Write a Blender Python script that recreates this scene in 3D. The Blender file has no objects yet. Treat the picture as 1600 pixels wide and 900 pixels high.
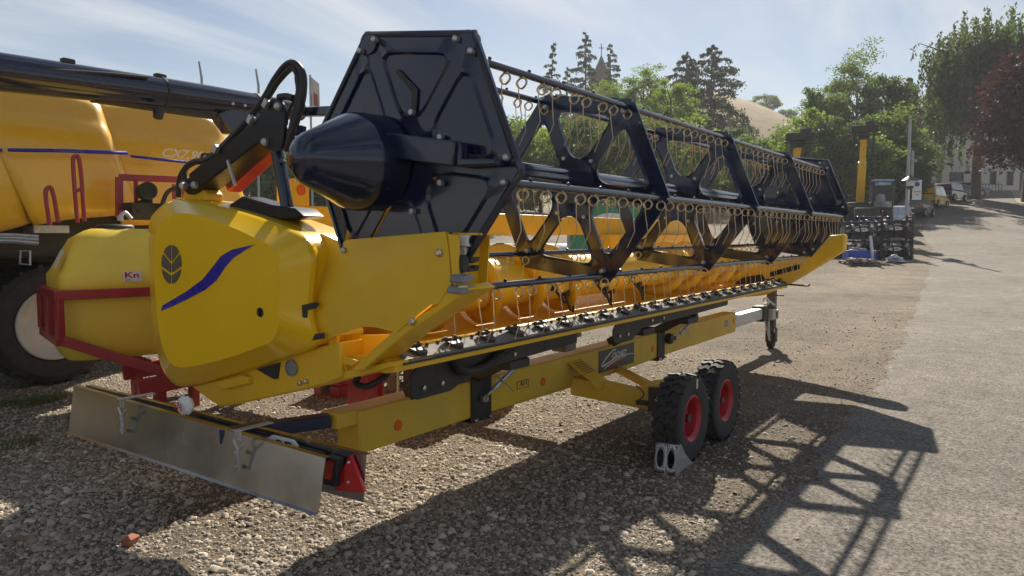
import bpy, bmesh, math, random
import numpy as np
from mathutils import Vector, Matrix
R = math.radians
random.seed(7); rng = np.random.default_rng(7)
scn = bpy.context.scene
COL = scn.collection

# ------------------------------------------------------------------ camera
F, H = 1164.0, 1.7            # focal length in photo pixels, eye height in metres
YAW, PITCH = R(34.83), R(4.08)
CW = Vector((math.cos(YAW)*math.cos(PITCH), math.sin(YAW)*math.cos(PITCH), -math.sin(PITCH)))
CR = Vector((math.sin(YAW), -math.cos(YAW), 0))
CU = CR.cross(CW)
cam = bpy.data.cameras.new('camera'); cam.sensor_width = 36; cam.lens = F/1600*36
cam.clip_start = 0.05; cam.clip_end = 3000
camo = bpy.data.objects.new('camera', cam); COL.objects.link(camo)
m = Matrix.Identity(4)
for i in range(3): m[i][0], m[i][1], m[i][2] = CR[i], CU[i], -CW[i]
m[2][3] = H
camo.matrix_world = m
scn.camera = camo

# ------------------------------------------------------------------ sky, sun, exposure
SUN = Vector((1.25, 0.60, 1.0)).normalized()
W = bpy.data.worlds.new('World'); scn.world = W; W.use_nodes = True
nt = W.node_tree; nt.nodes.clear()
def N(t, ty, **k):
    n = t.nodes.new(ty)
    for a, b in k.items(): setattr(n, a, b)
    return n
out = N(nt, 'ShaderNodeOutputWorld'); bg = N(nt, 'ShaderNodeBackground')
sky = N(nt, 'ShaderNodeTexSky', sky_type='NISHITA', sun_disc=False)
sky.sun_elevation = math.asin(SUN.z); sky.sun_rotation = math.atan2(SUN.x, SUN.y)
sky.air_density = 1.0; sky.dust_density = 0.35; sky.ozone_density = 1.0
tc = N(nt, 'ShaderNodeTexCoord'); sep = N(nt, 'ShaderNodeSeparateXYZ')
nt.links.new(tc.outputs['Generated'], sep.inputs[0])
zz = N(nt, 'ShaderNodeMath', operation='MAXIMUM'); zz.inputs[1].default_value = 0.0
nt.links.new(sep.outputs['Z'], zz.inputs[0])
za = N(nt, 'ShaderNodeMath', operation='ADD'); za.inputs[1].default_value = 0.16
nt.links.new(zz.outputs[0], za.inputs[0])
dv = N(nt, 'ShaderNodeVectorMath', operation='DIVIDE'); cb = N(nt, 'ShaderNodeCombineXYZ')
for s in 'XYZ': nt.links.new(za.outputs[0], cb.inputs[s])
nt.links.new(tc.outputs['Generated'], dv.inputs[0]); nt.links.new(cb.outputs[0], dv.inputs[1])
mp = N(nt, 'ShaderNodeMapping'); mp.inputs['Rotation'].default_value = (0, 0, R(-38)); mp.inputs['Scale'].default_value = (0.30, 1.0, 0.0)
nt.links.new(dv.outputs[0], mp.inputs[0])
n1 = N(nt, 'ShaderNodeTexNoise'); n1.inputs['Scale'].default_value = 2.3; n1.inputs['Detail'].default_value = 9; n1.inputs['Roughness'].default_value = .56; n1.inputs['Distortion'].default_value = .5
nt.links.new(mp.outputs[0], n1.inputs['Vector'])
cr = N(nt, 'ShaderNodeValToRGB'); cr.color_ramp.elements[0].position = .42; cr.color_ramp.elements[1].position = .68
nt.links.new(n1.outputs['Fac'], cr.inputs[0])
mxf = N(nt, 'ShaderNodeMath', operation='MULTIPLY'); mxf.inputs[1].default_value = .78
nt.links.new(cr.outputs[0], mxf.inputs[0])
mix = N(nt, 'ShaderNodeMixRGB'); mix.inputs[2].default_value = (9.6, 9.9, 10.2, 1)
nt.links.new(mxf.outputs[0], mix.inputs[0]); nt.links.new(sky.outputs[0], mix.inputs[1])
nt.links.new(mix.outputs[0], bg.inputs[0]); bg.inputs[1].default_value = 0.047
nt.links.new(bg.outputs[0], out.inputs[0])
sl = bpy.data.lights.new('sun', 'SUN'); sl.energy = 5.0; sl.angle = R(0.55); sl.color = (1, .90, .76)
so = bpy.data.objects.new('sun', sl); COL.objects.link(so)
so.rotation_euler = SUN.to_track_quat('Z', 'Y').to_euler(); so.location = (20, 10, 30)
vs = scn.view_settings; vs.view_transform = 'Standard'; vs.look = 'None'; vs.gamma = 1; vs.exposure = 0.76
scn.cycles.max_bounces = 6; scn.cycles.transparent_max_bounces = 6

HAZE = 0.00055
# ------------------------------------------------------------------ photo pixel -> place
def ray(px, py): return CW + CR*((px-800)/F) - CU*((py-450)/F)
def PX(px, py, X): d = ray(px, py); return Vector((0, 0, H)) + d*(X/d.x)
def PY(px, py, Y): d = ray(px, py); return Vector((0, 0, H)) + d*(Y/d.y)
def PZ(px, py, Z=0): d = ray(px, py); return Vector((0, 0, H)) + d*((Z-H)/d.z)
# terrain: flat yard, then a rising lane; height depends on the distance along the lane side
HD = [(-60, 0), (13, 0), (20, .05), (27, .22), (35, .68), (45, 1.72), (58, 3.25), (70, 4.75), (85, 6.6), (105, 8.6), (140, 11), (400, 14), (1500, 14)]
def hgt(d):
    for (a, b), (c, e) in zip(HD, HD[1:]):
        if d <= c: return b + (e-b)*(d-a)/(c-a)
    return HD[-1][1]
CY, SY = math.cos(YAW), math.sin(YAW)
def G(d, s, z=0.0): return Vector((d*CY + s*SY, d*SY - s*CY, hgt(d) + z))
def GP(d, px, z=0.0): return G(d, (px-800)/F*d, z)
def zat(d, py):  # height seen at photo row py at distance d
    return H + d*((450-py)/F - math.tan(PITCH))/(1 + (450-py)/F*math.tan(PITCH))

# ------------------------------------------------------------------ materials
MAT = {}
def pbr(name, col, rough=.5, metal=0, coat=0, var=.12, vscale=6, bump=0, bscale=60, rvar=.1, dirt=0, spec=.5, trans=0, emit=None, dust=0):
    mt = bpy.data.materials.new(name); mt.use_nodes = True; t = mt.node_tree; b = t.nodes['Principled BSDF']
    b.inputs['Roughness'].default_value = rough; b.inputs['Metallic'].default_value = metal
    b.inputs['Coat Weight'].default_value = coat; b.inputs['Coat Roughness'].default_value = .08
    b.inputs['Specular IOR Level'].default_value = spec; b.inputs['Transmission Weight'].default_value = trans
    co = N(t, 'ShaderNodeTexCoord'); no = N(t, 'ShaderNodeTexNoise'); no.inputs['Scale'].default_value = vscale; no.inputs['Detail'].default_value = 6; no.inputs['Roughness'].default_value = .65
    t.links.new(co.outputs['Object'], no.inputs['Vector'])
    mr = N(t, 'ShaderNodeMapRange'); mr.inputs[1].default_value = .3; mr.inputs[2].default_value = .7; mr.inputs[3].default_value = 1-var; mr.inputs[4].default_value = 1+var
    t.links.new(no.outputs['Fac'], mr.inputs[0])
    mu = N(t, 'ShaderNodeVectorMath', operation='SCALE'); mu.inputs[0].default_value = col; t.links.new(mr.outputs[0], mu.inputs['Scale'])
    last = mu.outputs[0]
    if dust:
        nd = N(t, 'ShaderNodeTexNoise'); nd.inputs['Scale'].default_value = 2.3; nd.inputs['Detail'].default_value = 10; nd.inputs['Roughness'].default_value = .7
        t.links.new(co.outputs['Object'], nd.inputs['Vector'])
        rd = N(t, 'ShaderNodeMapRange'); rd.inputs[1].default_value = .42; rd.inputs[2].default_value = .75; rd.inputs[3].default_value = 0; rd.inputs[4].default_value = dust
        t.links.new(nd.outputs['Fac'], rd.inputs[0])
        md = N(t, 'ShaderNodeMixRGB'); md.inputs[2].default_value = (.33, .29, .22, 1); t.links.new(rd.outputs[0], md.inputs[0]); t.links.new(last, md.inputs[1]); last = md.outputs[0]
        ra = N(t, 'ShaderNodeMath', operation='ADD'); ra.inputs[1].default_value = rough; t.links.new(rd.outputs[0], ra.inputs[0]); t.links.new(ra.outputs[0], b.inputs['Roughness'])
    elif rvar:
        r2 = N(t, 'ShaderNodeMapRange'); r2.inputs[3].default_value = max(.02, rough-rvar); r2.inputs[4].default_value = min(1, rough+rvar)
        t.links.new(no.outputs['Fac'], r2.inputs[0]); t.links.new(r2.outputs[0], b.inputs['Roughness'])
    t.links.new(last, b.inputs['Base Color'])
    if bump:
        bn = N(t, 'ShaderNodeTexNoise'); bn.inputs['Scale'].default_value = bscale; bn.inputs['Detail'].default_value = 4
        t.links.new(co.outputs['Object'], bn.inputs['Vector'])
        bu = N(t, 'ShaderNodeBump'); bu.inputs['Strength'].default_value = bump; bu.inputs['Distance'].default_value = .01
        t.links.new(bn.outputs['Fac'], bu.inputs['Height']); t.links.new(bu.outputs[0], b.inputs['Normal'])
    if emit:
        b.inputs['Emission Color'].default_value = (*emit, 1); b.inputs['Emission Strength'].default_value = 1
    MAT[name] = mt; return mt
pbr('yellow', (.82, .49, .012), .38, coat=0, var=.05, vscale=3, dust=.10, bump=.03, bscale=9)
pbr('yellow_gloss', (.90, .55, .010), .22, coat=.2, spec=.4, var=.04, vscale=2, rvar=.05, bump=.015, bscale=4)
pbr('yellow_trailer', (.68, .44, .025), .48, coat=.0, var=.07, vscale=4, dust=.22, bump=.03, bscale=14)
pbr('yellow_combine', (.84, .47, .016), .24, coat=.4, var=.05, vscale=1.5, dust=.10, bump=.02, bscale=2)
pbr('yellow_tank', (.84, .60, .055), .42, var=.06, vscale=3, dust=.12, bump=.03, bscale=20)
pbr('black_arm', (.006, .008, .016), .32, spec=.3, var=.2, vscale=6, rvar=.06)
pbr('black_paint', (.006, .013, .038), .16, coat=.45, var=.25, vscale=5, rvar=.05, bump=.012, bscale=5)  # black paint with the sky's blue sheen mixed into the base colour
pbr('black_matt', (.018, .018, .020), .55, var=.25, vscale=8, dust=.14)
pbr('dark_steel', (.06, .058, .055), .45, metal=.5, var=.3, vscale=12, dust=.2)
pbr('rubber', (.020, .020, .021), .72, var=.3, vscale=9, dust=.10, bump=.25, bscale=70)
pbr('hose', (.014, .014, .015), .5, var=.2)
pbr('red', (.33, .014, .026), .38, coat=.15, var=.15, vscale=6, dust=.16)
pbr('red_rim', (.40, .010, .022), .38, var=.12, vscale=10, dust=.10)
pbr('reflector_red', (.55, .008, .012), .15, coat=.6, var=.05)
pbr('orange', (.75, .13, .01), .3, var=.05)
pbr('alu', (.47, .48, .49), .24, metal=1, var=.16, vscale=4, rvar=.1, bump=.05, bscale=3)
pbr('galv', (.50, .52, .54), .42, metal=.75, var=.25, vscale=22, dust=.10)
pbr('steel', (.60, .57, .52), .32, metal=1, var=.2, vscale=30)
pbr('tine_steel', (.56, .45, .28), .40, metal=.6, var=.3, vscale=14)
pbr('brown_bar', (.16, .085, .055), .35, metal=.5, coat=.2, var=.3, vscale=8)
pbr('knife', (.20, .20, .19), .75, spec=.15, var=.25, vscale=14, dust=.2)
pbr('white', (.72, .72, .70), .45, var=.06, dust=.06)
pbr('rim_white', (.66, .64, .60), .5, var=.08, dust=.25)
pbr('grey_plastic', (.22, .23, .24), .45, var=.1)
pbr('emblem_grey', (.10, .095, .085), .35, var=.15, vscale=30)
pbr('blue', (.006, .010, .34), .28, coat=.3, var=.06)
pbr('blue_crate', (.015, .05, .38), .4, var=.2)
pbr('dark_blue', (.012, .02, .05), .4, var=.3)
pbr('wood', (.23, .15, .09), .8, var=.35, vscale=9, bump=.3, bscale=40)
pbr('wood_grey', (.20, .17, .14), .85, var=.35, vscale=9, bump=.3, bscale=40)
pbr('glass_dark', (.03, .04, .045), .06, var=.1, spec=.8, coat=.5)
pbr('glass_pale', (.34, .43, .45), .08, var=.25, vscale=3, spec=.8, coat=.5)
pbr('green_sign', (.02, .22, .09), .5, var=.08)
pbr('logo_grey', (.055, .053, .05), .4, var=.1)
pbr('plaster', (.66, .62, .55), .9, var=.12, vscale=.6, bump=.2, bscale=8)
pbr('roof_tile', (.16, .075, .05), .85, var=.3, vscale=3)
pbr('window_dark', (.05, .05, .05), .25, var=.4, vscale=1)
pbr('stone', (.24, .20, .16), .9, var=.3, vscale=.6)
pbr('slate', (.085, .075, .062), .8, var=.3, vscale=1)
pbr('bark', (.10, .075, .055), .95, var=.4, vscale=4, bump=.5, bscale=15)
pbr('bark_birch', (.32, .30, .27), .9, var=.6, vscale=3)
pbr('brick', (.34, .13, .07), .9, var=.25, vscale=12, bump=.4, bscale=60)
pbr('carpaint_dark', (.035, .04, .045), .25, coat=.7, var=.05)
pbr('carpaint_silver', (.42, .46, .52), .28, metal=.5, coat=.6, var=.05)
pbr('carpaint_navy', (.02, .03, .05), .25, coat=.7, var=.05)
pbr('carpaint_yellow', (.72, .50, .03), .3, coat=.5, var=.05)
pbr('carpaint_bluegrey', (.20, .30, .42), .28, metal=.3, coat=.6, var=.05)
pbr('green_metal', (.05, .10, .07), .5, var=.1)
pbr('pole_galv', (.36, .38, .38), .5, metal=.4, var=.15, vscale=3)
pbr('banner', (.62, .55, .52), .8, var=.1)
pbr('foil', (.34, .35, .37), .25, metal=.3, var=.3, vscale=10, bump=.6, bscale=14)

def leafmat(name, col, col2, tr=.45):
    mt = bpy.data.materials.new(name); mt.use_nodes = True; t = mt.node_tree; t.nodes.clear()
    o = N(t, 'ShaderNodeOutputMaterial'); d = N(t, 'ShaderNodeBsdfDiffuse'); tl = N(t, 'ShaderNodeBsdfTranslucent'); gl = N(t, 'ShaderNodeBsdfGlossy'); gl.inputs['Roughness'].default_value = .45
    at = N(t, 'ShaderNodeAttribute', attribute_name='rnd')
    mx = N(t, 'ShaderNodeMixRGB'); mx.inputs[1].default_value = (*col, 1); mx.inputs[2].default_value = (*col2, 1)
    t.links.new(at.outputs['Fac'], mx.inputs[0])
    sc = N(t, 'ShaderNodeVectorMath', operation='MULTIPLY'); sc.inputs[1].default_value = (1.5, 1.7, .8); t.links.new(mx.outputs[0], sc.inputs[0])
    t.links.new(mx.outputs[0], d.inputs[0]); t.links.new(sc.outputs[0], tl.inputs[0])
    m1 = N(t, 'ShaderNodeMixShader'); m1.inputs[0].default_value = tr; t.links.new(d.outputs[0], m1.inputs[1]); t.links.new(tl.outputs[0], m1.inputs[2])
    m2 = N(t, 'ShaderNodeMixShader'); m2.inputs[0].default_value = .05; t.links.new(m1.outputs[0], m2.inputs[1]); t.links.new(gl.outputs[0], m2.inputs[2])
    t.links.new(m2.outputs[0], o.inputs[0]); MAT[name] = mt
leafmat('leaf_bright', (.10, .15, .035), (.19, .24, .06), .55)
leafmat('leaf_mid', (.075, .115, .040), (.14, .18, .06), .55)
leafmat('leaf_dark', (.050, .080, .036), (.09, .125, .05), .5)
leafmat('leaf_needle', (.040, .058, .036), (.072, .092, .05), .35)
leafmat('leaf_weep', (.042, .066, .030), (.090, .120, .046), .5)
leafmat('leaf_purple', (.034, .012, .015), (.085, .026, .025), .3)
leafmat('leaf_grass', (.06, .10, .025), (.14, .16, .05), .4)

def groundmat(name, cols, scale, bump, fine):
    mt = bpy.data.materials.new(name); mt.use_nodes = True; t = mt.node_tree; b = t.nodes['Principled BSDF']; b.inputs['Roughness'].default_value = .92; b.inputs['Specular IOR Level'].default_value = .25
    co = N(t, 'ShaderNodeTexCoord')
    def noise(s, d=6, r=.6):
        n = N(t, 'ShaderNodeTexNoise'); n.inputs['Scale'].default_value = s; n.inputs['Detail'].default_value = d; n.inputs['Roughness'].default_value = r; t.links.new(co.outputs['Object'], n.inputs['Vector']); return n
    big = noise(.35, 8, .65); mid = noise(3.5, 6); vo = N(t, 'ShaderNodeTexVoronoi'); vo.inputs['Scale'].default_value = scale; t.links.new(co.outputs['Object'], vo.inputs['Vector'])
    rp = N(t, 'ShaderNodeValToRGB'); e = rp.color_ramp.elements; e[0].position = .36; e[0].color = (*cols[0], 1); e[1].position = .64; e[1].color = (*cols[1], 1)
    t.links.new(big.outputs['Fac'], rp.inputs[0])
    gr = noise(scale, 7, .82)
    mr = N(t, 'ShaderNodeMapRange'); mr.inputs[1].default_value = .36; mr.inputs[2].default_value = .64; mr.inputs[3].default_value = 1-fine; mr.inputs[4].default_value = 1+fine; t.links.new(gr.outputs['Fac'], mr.inputs[0])
    m2 = N(t, 'ShaderNodeMapRange'); m2.inputs[1].default_value = .3; m2.inputs[2].default_value = .7; m2.inputs[3].default_value = .78; m2.inputs[4].default_value = 1.2; t.links.new(mid.outputs['Fac'], m2.inputs[0])
    mm = N(t, 'ShaderNodeMath', operation='MULTIPLY'); t.links.new(mr.outputs[0], mm.inputs[0]); t.links.new(m2.outputs[0], mm.inputs[1])
    sc = N(t, 'ShaderNodeVectorMath', operation='SCALE'); t.links.new(rp.outputs[0], sc.inputs[0]); t.links.new(mm.outputs[0], sc.inputs['Scale'])
    t.links.new(sc.outputs[0], b.inputs['Base Color'])
    bu = N(t, 'ShaderNodeBump'); bu.inputs['Strength'].default_value = bump; bu.inputs['Distance'].default_value = .012
    ad = N(t, 'ShaderNodeMath', operation='ADD'); f = noise(scale*.45, 4); t.links.new(f.outputs['Fac'], ad.inputs[0]); t.links.new(gr.outputs['Fac'], ad.inputs[1])
    t.links.new(ad.outputs[0], bu.inputs['Height']); t.links.new(bu.outputs[0], b.inputs['Normal']); MAT[name] = mt
groundmat('gravel', ((.100, .079, .056), (.200, .165, .120)), 30, 1.0, .85)
groundmat('asphalt', ((.155, .143, .122), (.212, .195, .168)), 40, .9, .85)
groundmat('dry_grass', ((.20, .16, .075), (.30, .22, .115)), 2, .5, .25)
groundmat('verge', ((.30, .27, .20), (.36, .33, .26)), 30, .6, .3)
mt = bpy.data.materials.new('pebble'); mt.use_nodes = True; t = mt.node_tree; b = t.nodes['Principled BSDF']; b.inputs['Roughness'].default_value = .85; b.inputs['Specular IOR Level'].default_value = .3
at = N(t, 'ShaderNodeAttribute', attribute_name='rnd'); rp = N(t, 'ShaderNodeValToRGB'); e = rp.color_ramp.elements
e[0].color = (.12, .095, .075, 1); e[1].color = (.76, .69, .56, 1); e2 = rp.color_ramp.elements.new(.35); e2.color = (.29, .25, .195, 1); e3 = rp.color_ramp.elements.new(.75); e3.color = (.50, .445, .36, 1)
t.links.new(at.outputs['Fac'], rp.inputs[0]); t.links.new(rp.outputs[0], b.inputs['Base Color']); MAT['pebble'] = mt

# ------------------------------------------------------------------ mesh building
ORG = {}
def V(*a): return Vector(a)
class MB:
    def __init__(s): s.v = []; s.f = []
    def add(s, vs, fs):
        o = len(s.v); s.v += [Vector(v) for v in vs]; s.f += [tuple(i+o for i in f) for f in fs]; return s
    def box(s, c, size, rot=None):
        c = Vector(c); h = Vector(size)/2
        vs = [Vector((x*h.x, y*h.y, z*h.z)) for x in (-1, 1) for y in (-1, 1) for z in (-1, 1)]
        if rot is not None: vs = [rot @ v for v in vs]
        return s.add([c+v for v in vs], [(0, 1, 3, 2), (4, 6, 7, 5), (0, 4, 5, 1), (2, 3, 7, 6), (0, 2, 6, 4), (1, 5, 7, 3)])
    def b2(s, a, b):
        a = Vector(a); b = Vector(b); return s.box((a+b)/2, [abs(b[i]-a[i]) for i in range(3)])
    def bar(s, p, q, w, h, up=(0, 0, 1)):
        p = Vector(p); q = Vector(q); z = (q-p).normalized(); x = Vector(up).cross(z)
        if x.length < 1e-4: x = Vector((1, 0, 0)).cross(z)
        x.normalize(); y = z.cross(x)
        vs = [b+x*(i*w/2)+y*(j*h/2) for b in (p, q) for i, j in ((-1, -1), (1, -1), (1, 1), (-1, 1))]
        return s.add(vs, [(3, 2, 1, 0), (4, 5, 6, 7)] + [(i, (i+1) % 4, (i+1) % 4+4, i+4) for i in range(4)])
    def tube(s, pts, r, n=8, closed=False):
        pts = [Vector(p) for p in pts]; k = len(pts); rs = r if isinstance(r, (list, tuple)) else [r]*k
        vs = []; fs = []; ref = None
        for i, p in enumerate(pts):
            if closed: d = pts[(i+1) % k]-pts[i-1]
            else: d = pts[min(i+1, k-1)]-pts[max(i-1, 0)]
            d.normalize()
            if ref is None: ref = d.orthogonal().normalized()
            ref = (ref - d*ref.dot(d)); ref.normalize(); b = d.cross(ref)
            for j in range(n):
                a = 2*math.pi*j/n; vs.append(p + (ref*math.cos(a)+b*math.sin(a))*rs[i])
        m = k if closed else k-1
        for i in range(m):
            for j in range(n):
                i2 = (i+1) % k; fs.append((i*n+j, i*n+(j+1) % n, i2*n+(j+1) % n, i2*n+j))
        if not closed: fs += [tuple(range(n-1, -1, -1)), tuple(range((k-1)*n, k*n))]
        return s.add(vs, fs)
    def prism(s, poly, vec):
        poly = [Vector(p) for p in poly]; vec = Vector(vec); n = len(poly)
        return s.add(poly+[p+vec for p in poly], [tuple(range(n)), tuple(range(2*n-1, n-1, -1))] + [(i, i+n, (i+1) % n+n, (i+1) % n) for i in range(n)])
    def lathe(s, prof, o, axis, n=32, closed=False):
        o = Vector(o); ax = Vector(axis).normalized(); u = ax.orthogonal().normalized(); w = ax.cross(u); k = len(prof)
        vs = [o + ax*t + (u*math.cos(2*math.pi*j/n)+w*math.sin(2*math.pi*j/n))*r for r, t in prof for j in range(n)]
        fs = [(i*n+j, i*n+(j+1) % n, ((i+1) % k)*n+(j+1) % n, ((i+1) % k)*n+j) for i in range(k if closed else k-1) for j in range(n)]
        if not closed:
            if prof[0][0] > 1e-5: fs.append(tuple(range(n-1, -1, -1)))
            if prof[-1][0] > 1e-5: fs.append(tuple(range((k-1)*n, k*n)))
        return s.add(vs, fs)
    def grid(s, rows):
        n = len(rows[0]); vs = [p for r in rows for p in r]
        return s.add(vs, [(i*n+j, i*n+j+1, (i+1)*n+j+1, (i+1)*n+j) for i in range(len(rows)-1) for j in range(n-1)])
    def ball(s, c, r, n=8):
        pr = [(r*math.sin(math.pi*i/(n//2+2)), -r*math.cos(math.pi*i/(n//2+2))) for i in range(n//2+3)]
        pr[0] = (1e-6, -r); pr[-1] = (1e-6, r); return s.lathe(pr, c, (0, 0, 1), n)
    def build(s, name, mat, parent=None, bevel=0, solid=0, angle=32, smooth=True, merge=0):
        me = bpy.data.meshes.new(name); o = bpy.data.objects.new(name, me); COL.objects.link(o)
        off = Vector((0, 0, 0))
        if parent is not None: o.parent = parent; off = ORG.get(parent.name, off)
        ORG[o.name] = off
        me.from_pydata([v-off for v in s.v], [], s.f)
        if merge:
            bm = bmesh.new(); bm.from_mesh(me); bmesh.ops.remove_doubles(bm, verts=bm.verts, dist=merge); bmesh.ops.recalc_face_normals(bm, faces=bm.faces); bm.to_mesh(me); bm.free()
        else:
            bm = bmesh.new(); bm.from_mesh(me); bmesh.ops.recalc_face_normals(bm, faces=bm.faces); bm.to_mesh(me); bm.free()
        if smooth:
            me.polygons.foreach_set('use_smooth', [True]*len(me.polygons)); me.set_sharp_from_angle(angle=R(angle))
        if name in ('bolts', 'guard_bolts', 'bolt', 'warning_lines', 'parts', 'print', 'logo_stroke', 'frame', 'shackle'): o['kind'] = 'stuff' if name not in ('print', 'frame', 'logo_stroke') else ''
        if o.get('kind') == '': del o['kind']
        me.materials.append(MAT[mat])
        if solid: md = o.modifiers.new('solid', 'SOLIDIFY'); md.thickness = solid; md.offset = 0
        if bevel:
            md = o.modifiers.new('bevel', 'BEVEL'); md.width = bevel; md.segments = 2; md.limit_method = 'ANGLE'; md.angle_limit = R(40)
        return o
def thing(name, label, cat, loc, group=None):
    o = bpy.data.objects.new(name, None); COL.objects.link(o); o.location = loc; ORG[o.name] = Vector(loc); o.empty_display_size = .2
    o['label'] = label; o['category'] = cat
    if group: o['group'] = group
    return o
def tag(o, label, cat, group=None):
    o['label'] = label; o['category'] = cat
    if group: o['group'] = group
    return o
def struct(o): o['kind'] = 'structure'; return o
def recentre(o, base):           # move a top-level mesh's origin to the thing's base
    base = Vector(base); o.data.transform(Matrix.Translation(-base)); o.location = base; return o
def kids(o): return [c for c in bpy.data.objects if c.parent is o]
def copy_tree(o, parent=None, ch=None):
    if ch is None:
        ch = {}
        for c in bpy.data.objects:
            if c.parent: ch.setdefault(c.parent.name, []).append(c)
    c = o.copy(); COL.objects.link(c); c.parent = parent
    for k in ch.get(o.name, []): copy_tree(k, c, ch)
    return c
def chaikin(p, k=2, closed=True):
    p = [Vector(q) for q in p]
    for _ in range(k):
        q = []; n = len(p)
        for i in range(n if closed else n-1):
            a, b = p[i], p[(i+1) % n]; q += [a*.75+b*.25, a*.25+b*.75]
        if not closed: q = [p[0]]+q+[p[-1]]
        p = q
    return p
def spline(pts, k=6):           # Catmull-Rom through points
    pts = [Vector(p) for p in pts]; P = [pts[0]*2-pts[1]]+pts+[pts[-1]*2-pts[-2]]; o = []
    for i in range(1, len(P)-2):
        for j in range(k):
            t = j/k; a, b, c, d = P[i-1:i+3]
            o.append(.5*((2*b)+(c-a)*t+(2*a-5*b+4*c-d)*t*t+(3*b-a-3*c+d)*t**3))
    return o+[pts[-1]]
# lettering: outlines of the built-in font, laid out on any plane
TXT = {}
def prep_text(words):
    tmp = []
    for w, sh in words:
        cu = bpy.data.curves.new('t', 'FONT'); cu.body = w; cu.size = 1; cu.resolution_u = 3; cu.shear = sh; cu.offset = .02; o = bpy.data.objects.new('t', cu); COL.objects.link(o); tmp.append((w, o))
    dg = bpy.context.evaluated_depsgraph_get(); dg.update()
    for w, o in tmp:
        me = bpy.data.meshes.new_from_object(o.evaluated_get(dg)); vs = [v.co.copy() for v in me.vertices]; fs = [tuple(p.vertices) for p in me.polygons]
        x0 = min(v.x for v in vs); x1 = max(v.x for v in vs); y0 = min(v.y for v in vs); y1 = max(v.y for v in vs)
        TXT[w] = ([((v.x-x0)/(x1-x0), (v.y-y0)/(y1-y0)) for v in vs], fs)
        bpy.data.objects.remove(o); bpy.data.meshes.remove(me)
prep_text([('CX7.90', .25), ('OCHET', .25), ('MX', .2), ('New Holland', 0), ('976', 0), ('05', 0), ('Kn', 0), ('2170', 0), ('AH', 0), ('8', 0)])
def lettering(w, o, e1, e2, name, mat, parent, n=None, bold=0):
    o = Vector(o); e1 = Vector(e1); e2 = Vector(e2); vs, fs = TXT[w]; mb = MB()
    mb.add([o+e1*a+e2*b for a, b in vs], fs)
    return mb.build(name, mat, parent, smooth=False)

# ================================================================== GROUND
def np_mesh(name, verts, faces, mat, rnd=None, smooth=False):
    verts = np.asarray(verts, np.float32); faces = np.asarray(faces, np.int32); n = faces.shape[1]
    me = bpy.data.meshes.new(name); me.vertices.add(len(verts)); me.vertices.foreach_set('co', verts.ravel())
    me.loops.add(faces.size); me.loops.foreach_set('vertex_index', faces.ravel())
    me.polygons.add(len(faces)); me.polygons.foreach_set('loop_start', np.arange(0, faces.size, n, dtype=np.int32))
    if smooth: me.polygons.foreach_set('use_smooth', np.ones(len(faces), bool))
    if rnd is not None:
        a = me.attributes.new('rnd', 'FLOAT', 'FACE'); a.data.foreach_set('value', np.asarray(rnd, np.float32))
    me.update(calc_edges=True); me.materials.append(MAT[mat])
    o = bpy.data.objects.new(name, me); COL.objects.link(o); ORG[o.name] = Vector((0, 0, 0)); return o
mb = MB(); rows = []
ds = [-60, -20, 0, 4, 8, 13, 20, 27, 35, 45, 58, 70, 85, 105, 140, 400, 1500]
for d in ds:
    rows.append([G(d, s) for s in (-1200, -300, -100, -50, -25, -10, 0, 10, 25, 50, 100, 300, 1200)])
mb.grid(rows); struct(mb.build('ground', 'gravel', smooth=False))
SL = [(-20, -14.2), (0, -1.5), (3.78, 1.0), (5.03, 2.0), (7.37, 3.51), (9.87, 5.09), (27, 15.1), (38.5, 21.7), (48, 26.0), (58, 32.2), (70, 39.5), (85, 49), (140, 84)]
def sl_(d):
    for (a, b), (c, e) in zip(SL, SL[1:]):
        if d <= c: return b+(e-b)*(d-a)/(c-a)
def wob(d): return .045*math.sin(d*5.1)+.03*math.sin(d*13.7+1)+.02*math.sin(d*31+2)+.05*math.sin(d*1.7)
rr = sorted(set([-20, -10, 0, 13, 20, 27, 35, 45, 58, 70, 85, 105, 139]+[round(.5+.06*i, 3) for i in range(240)]+[15+i*.5 for i in range(60)]))
rows = []
for d in rr:
    a = sl_(d)+wob(d)*(1 if d > 0 else 0); w = 8.2 if d < 60 else 7.6
    rows.append([G(d, a+w*t, .004+.012*min(1, t*12)) for t in (0, .03, .1, .3, .6, 1)])
mb = MB(); mb.grid(rows); struct(mb.build('road', 'asphalt', smooth=False))
rows = [[G(d, sl_(d)+(8.2 if d < 60 else 7.6)+a, .02) for a in (0.0, 1.2, 4.5)] for d in rr if d > 30]
mb = MB(); mb.grid(rows); struct(mb.build('verge', 'verge', smooth=False))
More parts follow.
